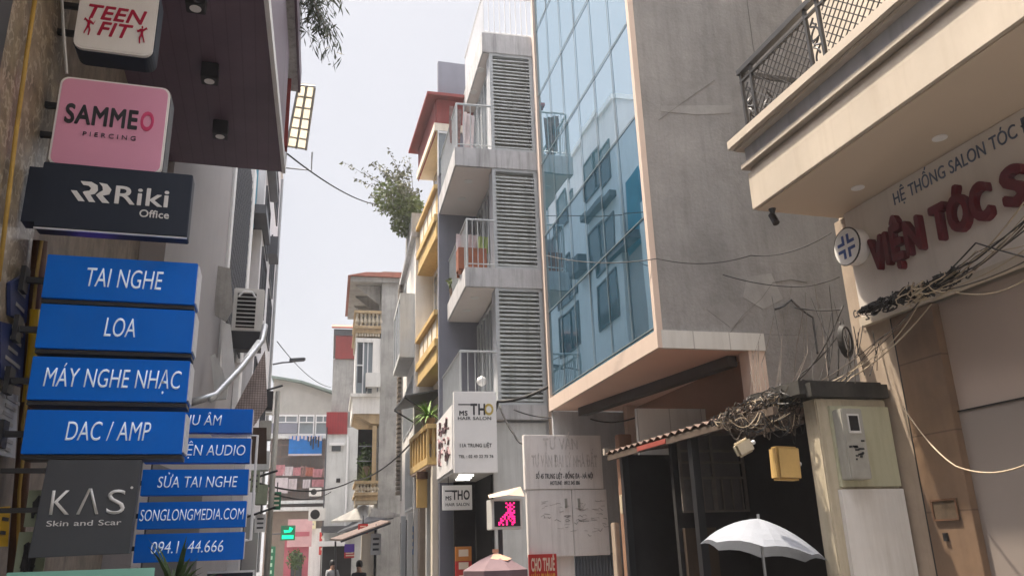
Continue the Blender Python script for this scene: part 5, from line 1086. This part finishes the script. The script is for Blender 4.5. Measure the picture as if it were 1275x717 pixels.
# ================================================================ cables
def cab(pts, s, r, m, lb, grp='overhead cables'):
    P_ = []
    for i in range(len(pts)-1):
        seg = sag(pts[i], pts[i+1], s if isinstance(s, float) else s[i], 12); P_ += seg if i == 0 else seg[1:]
    return tag(MB().tube(P_, r, 5).build('cable', m, smooth=True), lb, 'cable', grp)
cab([ay(358,192,11.5), ay(470,255,20.5)], .15, .014, cable, 'thin cable crossing the white sky to the rooftop shrub')
cab([ay(345,425,26), ay(412,482,40)], .3, .014, cable, 'thin cable from left row to the end gable against sky')
cab([ay(318,600,17), ay(440,598,28), ay(522,540,19)], .25, .022, cable, 'black cable strung across the far street to the white house')
cab([ay(335,612,17), ay(412,612,30)], .2, .018, cable, 'black cable sagging in front of the end house laundry')
cab([ax(1275,252,4.75), ax(1190,345,4.72), ax(1140,368,4.72)], .03, .006, cablepale, 'pale cable, topmost of the bundle fanning to the right edge')
for i, (y1, s_, m_) in enumerate(((275, .03, cable), (300, .05, cablepale), (318, .03, cablebrown), (262, .02, cable), (338, .08, cablepale))):
    cab([ax(1160+6*i,362,4.7), ax(1290,y1,4.7-.02*i)], s_, .005, m_, ['black cable fanning right from the knot under salon sign','pale cable fanning right from the knot under salon sign','brown cable fanning right from the knot under salon sign','second black cable fanning right from the knot, higher','lowest pale cable sagging right from the knot under salon sign'][i])
cab([ax(1070,388,4.85), ax(1110,375,4.8), ax(1190,340,4.75)], .01, .02, cable, 'thick black cable lying along the salon sign bottom edge')
cab([ax(1125,507,4.9), ax(1190,580,4.7), ax(1290,572,4.3)], .06, .006, cablepale, 'pale yellow cable looping low across the salon front')
cab([ax(1160,378,4.8), ay(1060,470,5.7), ay(1005,500,5.9)], .05, .006, cablepale, 'dusty pale cable from the salon knot to the shed eave')
cab([ay(680,318,10), ay(818,322,7.8), ay(935,318,7.5), ay(1035,290,6.0)], .08, .006, cable, 'black cable crossing the glass front and concrete wall')
cab([ay(900,342,7.9), ay(985,357,7.4), ay(1045,345,6.0)], .03, .006, cable, 'black cable sagging across the concrete wall to the salon corner')
cab([ay(990,383,7.9), ay(1048,385,6.0)], .02, .009, cable, 'short level cable from wall hook to salon corner')
cab([ay(1050,380,5.95), ay(985,480,6.6), ay(930,520,6.4)], .1, .007, cable, 'black cable slanting down from salon corner to cable tangle')
cab([ay(1052,405,5.95), ay(998,465,6.5), ay(960,500,6.4)], .04, .007, cable, 'second black cable slanting down from salon corner to the tangle')
cab([ay(1046,400,5.9), ay(1044,430,5.9), ay(1043,468,5.9)], .01, .009, cable, 'short thick black cable hanging straight at the salon corner')
cab([ay(985,373,7.9), ay(1000,388,7.85), ay(992,430,7.7), ay(988,478,7.3)], .01, .007, cablebrown, 'brown cable dropping from the hook on the concrete wall')
cab([ay(965,385,7.9), ay(985,373,7.9), ay(1012,395,7.85), ay(1018,440,7.7)], .02, .012, cable, 'thick black cable knot bent over the hook on concrete wall')
cab([ay(700,470,13), ay(620,500,14), ay(600,540,14.1)], .1, .03, cable, 'thick black cables drooping beside the THO sign')
cab([ay(640,510,13.9), ay(720,515,12.6), ay(790,520,11)], .1, .012, cable, 'thin cable crossing under the peach overhang')
cab([ay(622,505,13.9), ay(640,540,13.5), ay(652,552,13.3)], .05, .018, cable, 'black cable from the grey house to the dirty white board')
# hanging thin strands on the concrete wall
for i in range(18):
    x0 = rnd.uniform(938, 1050); y0 = 352+rnd.uniform(0, 55); Y = 7.9 if x0 < 1020 else 6.0; x1 = min(x0+rnd.uniform(-28, 28), 1085); y1 = rnd.uniform(478, 500)
    xm = (x0+x1)/2+rnd.uniform(-16,16); Y1 = min(Y, rnd.uniform(6.0, 7.0))
    cab([ay(x0, y0, Y), ay(xm, (y0+y1)/2+rnd.uniform(-12,12), (Y+Y1)/2), ay(x1, y1, Y1)], rnd.uniform(.0,.05), rnd.choice([.002,.003,.004]), rnd.choice([cable, cablebrown]), 'thin loose cable strand hanging down the raw concrete wall', 'loose strands on the concrete wall')
for i in range(7):
    x = rnd.uniform(932, 948); cab([ay(x, rnd.uniform(425,440), 7.6), ay(x+rnd.uniform(-6,6), 465, 7.2), ay(x+rnd.uniform(-10,14), 505, 6.6)], .0, .0025, cablebrown, 'fine strand hanging beside the peach column', 'strands beside the peach column')
for i in range(9):
    cab([ax(1150+rnd.uniform(-8,25), 364-rnd.uniform(0,12), 4.72), ax(1215, rnd.uniform(300,345), 4.66), ax(1290, rnd.uniform(245,330), 4.55)], rnd.uniform(0,.03), rnd.choice([.003,.004,.006]), rnd.choice([cable, cablebrown, cablepale]), 'thin cable in the fan spreading over the right end of salon sign', 'thin cables fanning over the salon sign')
for i in range(5):
    cab([ax(1150, 368, 4.74), ay(1090+rnd.uniform(-20,20), 425+rnd.uniform(-12,12), 5.3), ay(1015+rnd.uniform(-20,20), 486, 5.9)], .03, .004, rnd.choice([cablebrown, cablepale, cable]), 'thin cable swinging from the salon knot to the tangle', 'thin cables from the knot to the tangle')
for i in range(10):
    x = rnd.uniform(1045, 1100); y0 = rnd.uniform(405, 420); x1 = x+rnd.uniform(-20, 14); Y = 5.6
    cab([ay(x, y0, Y), ay((x+x1)/2+rnd.uniform(-6,6), (y0+470)/2, Y), ay(x1, rnd.uniform(440,485), Y)], .005, .004, rnd.choice([cable, cablebrown]), 'fine cable strand hanging below the end of salon sign', 'strands below the salon sign')
# coiled cable bundle and the tangles (uncountable strands)
q = ay(1052, 424, 5.85); mb = MB()
for k in range(6): mb.tube([(q.x+.05*math.cos(a_)*(1+.1*k)+.004*k, q.y+.01*k-.03, q.z+.12*math.sin(a_)*(1+.05*k)) for a_ in [2*math.pi*j_/16 for j_ in range(16)]], .009, 5, closed=True)
tag(mb.build('cable_coil', cable, smooth=True), 'small black coil of cable hung at the salon corner', 'cable coil')
def tangle(label, pts, spread, n, r, m, loops=.2, name='cable_tangle'):
    mb = MB(); pts = [Vector(p_) for p_ in pts]
    for k in range(n):
        i = rnd.randrange(len(pts)-1); c = pts[i].lerp(pts[i+1], rnd.random())+Vector((rnd.gauss(0,spread[0]), rnd.gauss(0,spread[1]), rnd.gauss(0,spread[2])))
        R_ = loops*rnd.uniform(.4, 1.3); a0 = rnd.uniform(0, 6.28); d = rnd.uniform(2, 6.5); ax_ = Vector((rnd.gauss(0,.4), 1, rnd.gauss(0,.4))).normalized(); u_ = ax_.orthogonal().normalized(); v_ = ax_.cross(u_)
        mb.tube([c+u_*R_*math.cos(a0+d*j_/12)*1.2+v_*R_*math.sin(a0+d*j_/12)+ax_*.05*math.sin(j_) for j_ in range(13)], r*rnd.uniform(.6,1.4), 4)
    o = mb.build(name, m); tag(o, label, 'cables'); o['kind'] = 'stuff'; return o
def swags(mb, pts, n, r, off, sg_):
    for k in range(n):
        i = rnd.randrange(len(pts)-1); a = pts[i].lerp(pts[i+1], rnd.random()); i2 = min(max(i+rnd.choice([-1,0,0,1]), 0), len(pts)-2); b = pts[i2].lerp(pts[i2+1], rnd.random())
        j_ = lambda: Vector((rnd.gauss(0,off[0]), rnd.gauss(0,off[1]), rnd.gauss(0,off[2])))
        mb.tube(sag(a+j_(), b+j_(), rnd.uniform(-.02, sg_)), r*rnd.uniform(.6,1.4), 4)
T0 = [Vector(q) for q in (ay(898,524,6.5), ay(930,508,6.2), ay(965,497,6.0), ay(1000,489,5.92), ay(1040,484,5.9))]
T1 = [Vector(q) for q in (ay(905,526,6.0), ay(945,516,5.9), ay(985,512,5.85), ay(1005,520,5.85))]
for lb, n_, r_, m_, sg_ in (('black part of the cable tangle piled on the shed eave', 70, .0055, cable, .13), ('dusty brown part of the cable tangle piled on the shed eave', 90, .005, cablebrown, .10), ('pale strands in the cable tangle piled on the shed eave', 30, .004, cablepale, .10)):
    o = tangle(lb, T0, (.05,.1,.02), n_//3, r_, m_, .06); tmp = MB(); swags(tmp, T0, n_, r_, (.05,.1,.025), sg_); swags(tmp, T1, n_//3, r_*.8, (.04,.05,.02), sg_*2.2)
    bm = bmesh.new(); bm.from_mesh(o.data); vv = [bm.verts.new(v) for v in tmp.v]
    for f in tmp.f: bm.faces.new([vv[q] for q in f])
    bm.to_mesh(o.data); bm.free()
tangle('black knot of cables tied under the salon sign', [ax(1075,388,4.78), ax(1120,372,4.75), ax(1160,358,4.75), ax(1195,340,4.75)], (.012,.05,.012), 70, .007, cable, .035)
tangle('pale cable ends in the knot under the salon sign', [ax(1130,372,4.72), ax(1165,356,4.72)], (.012,.06,.015), 16, .005, cablepale, .06)
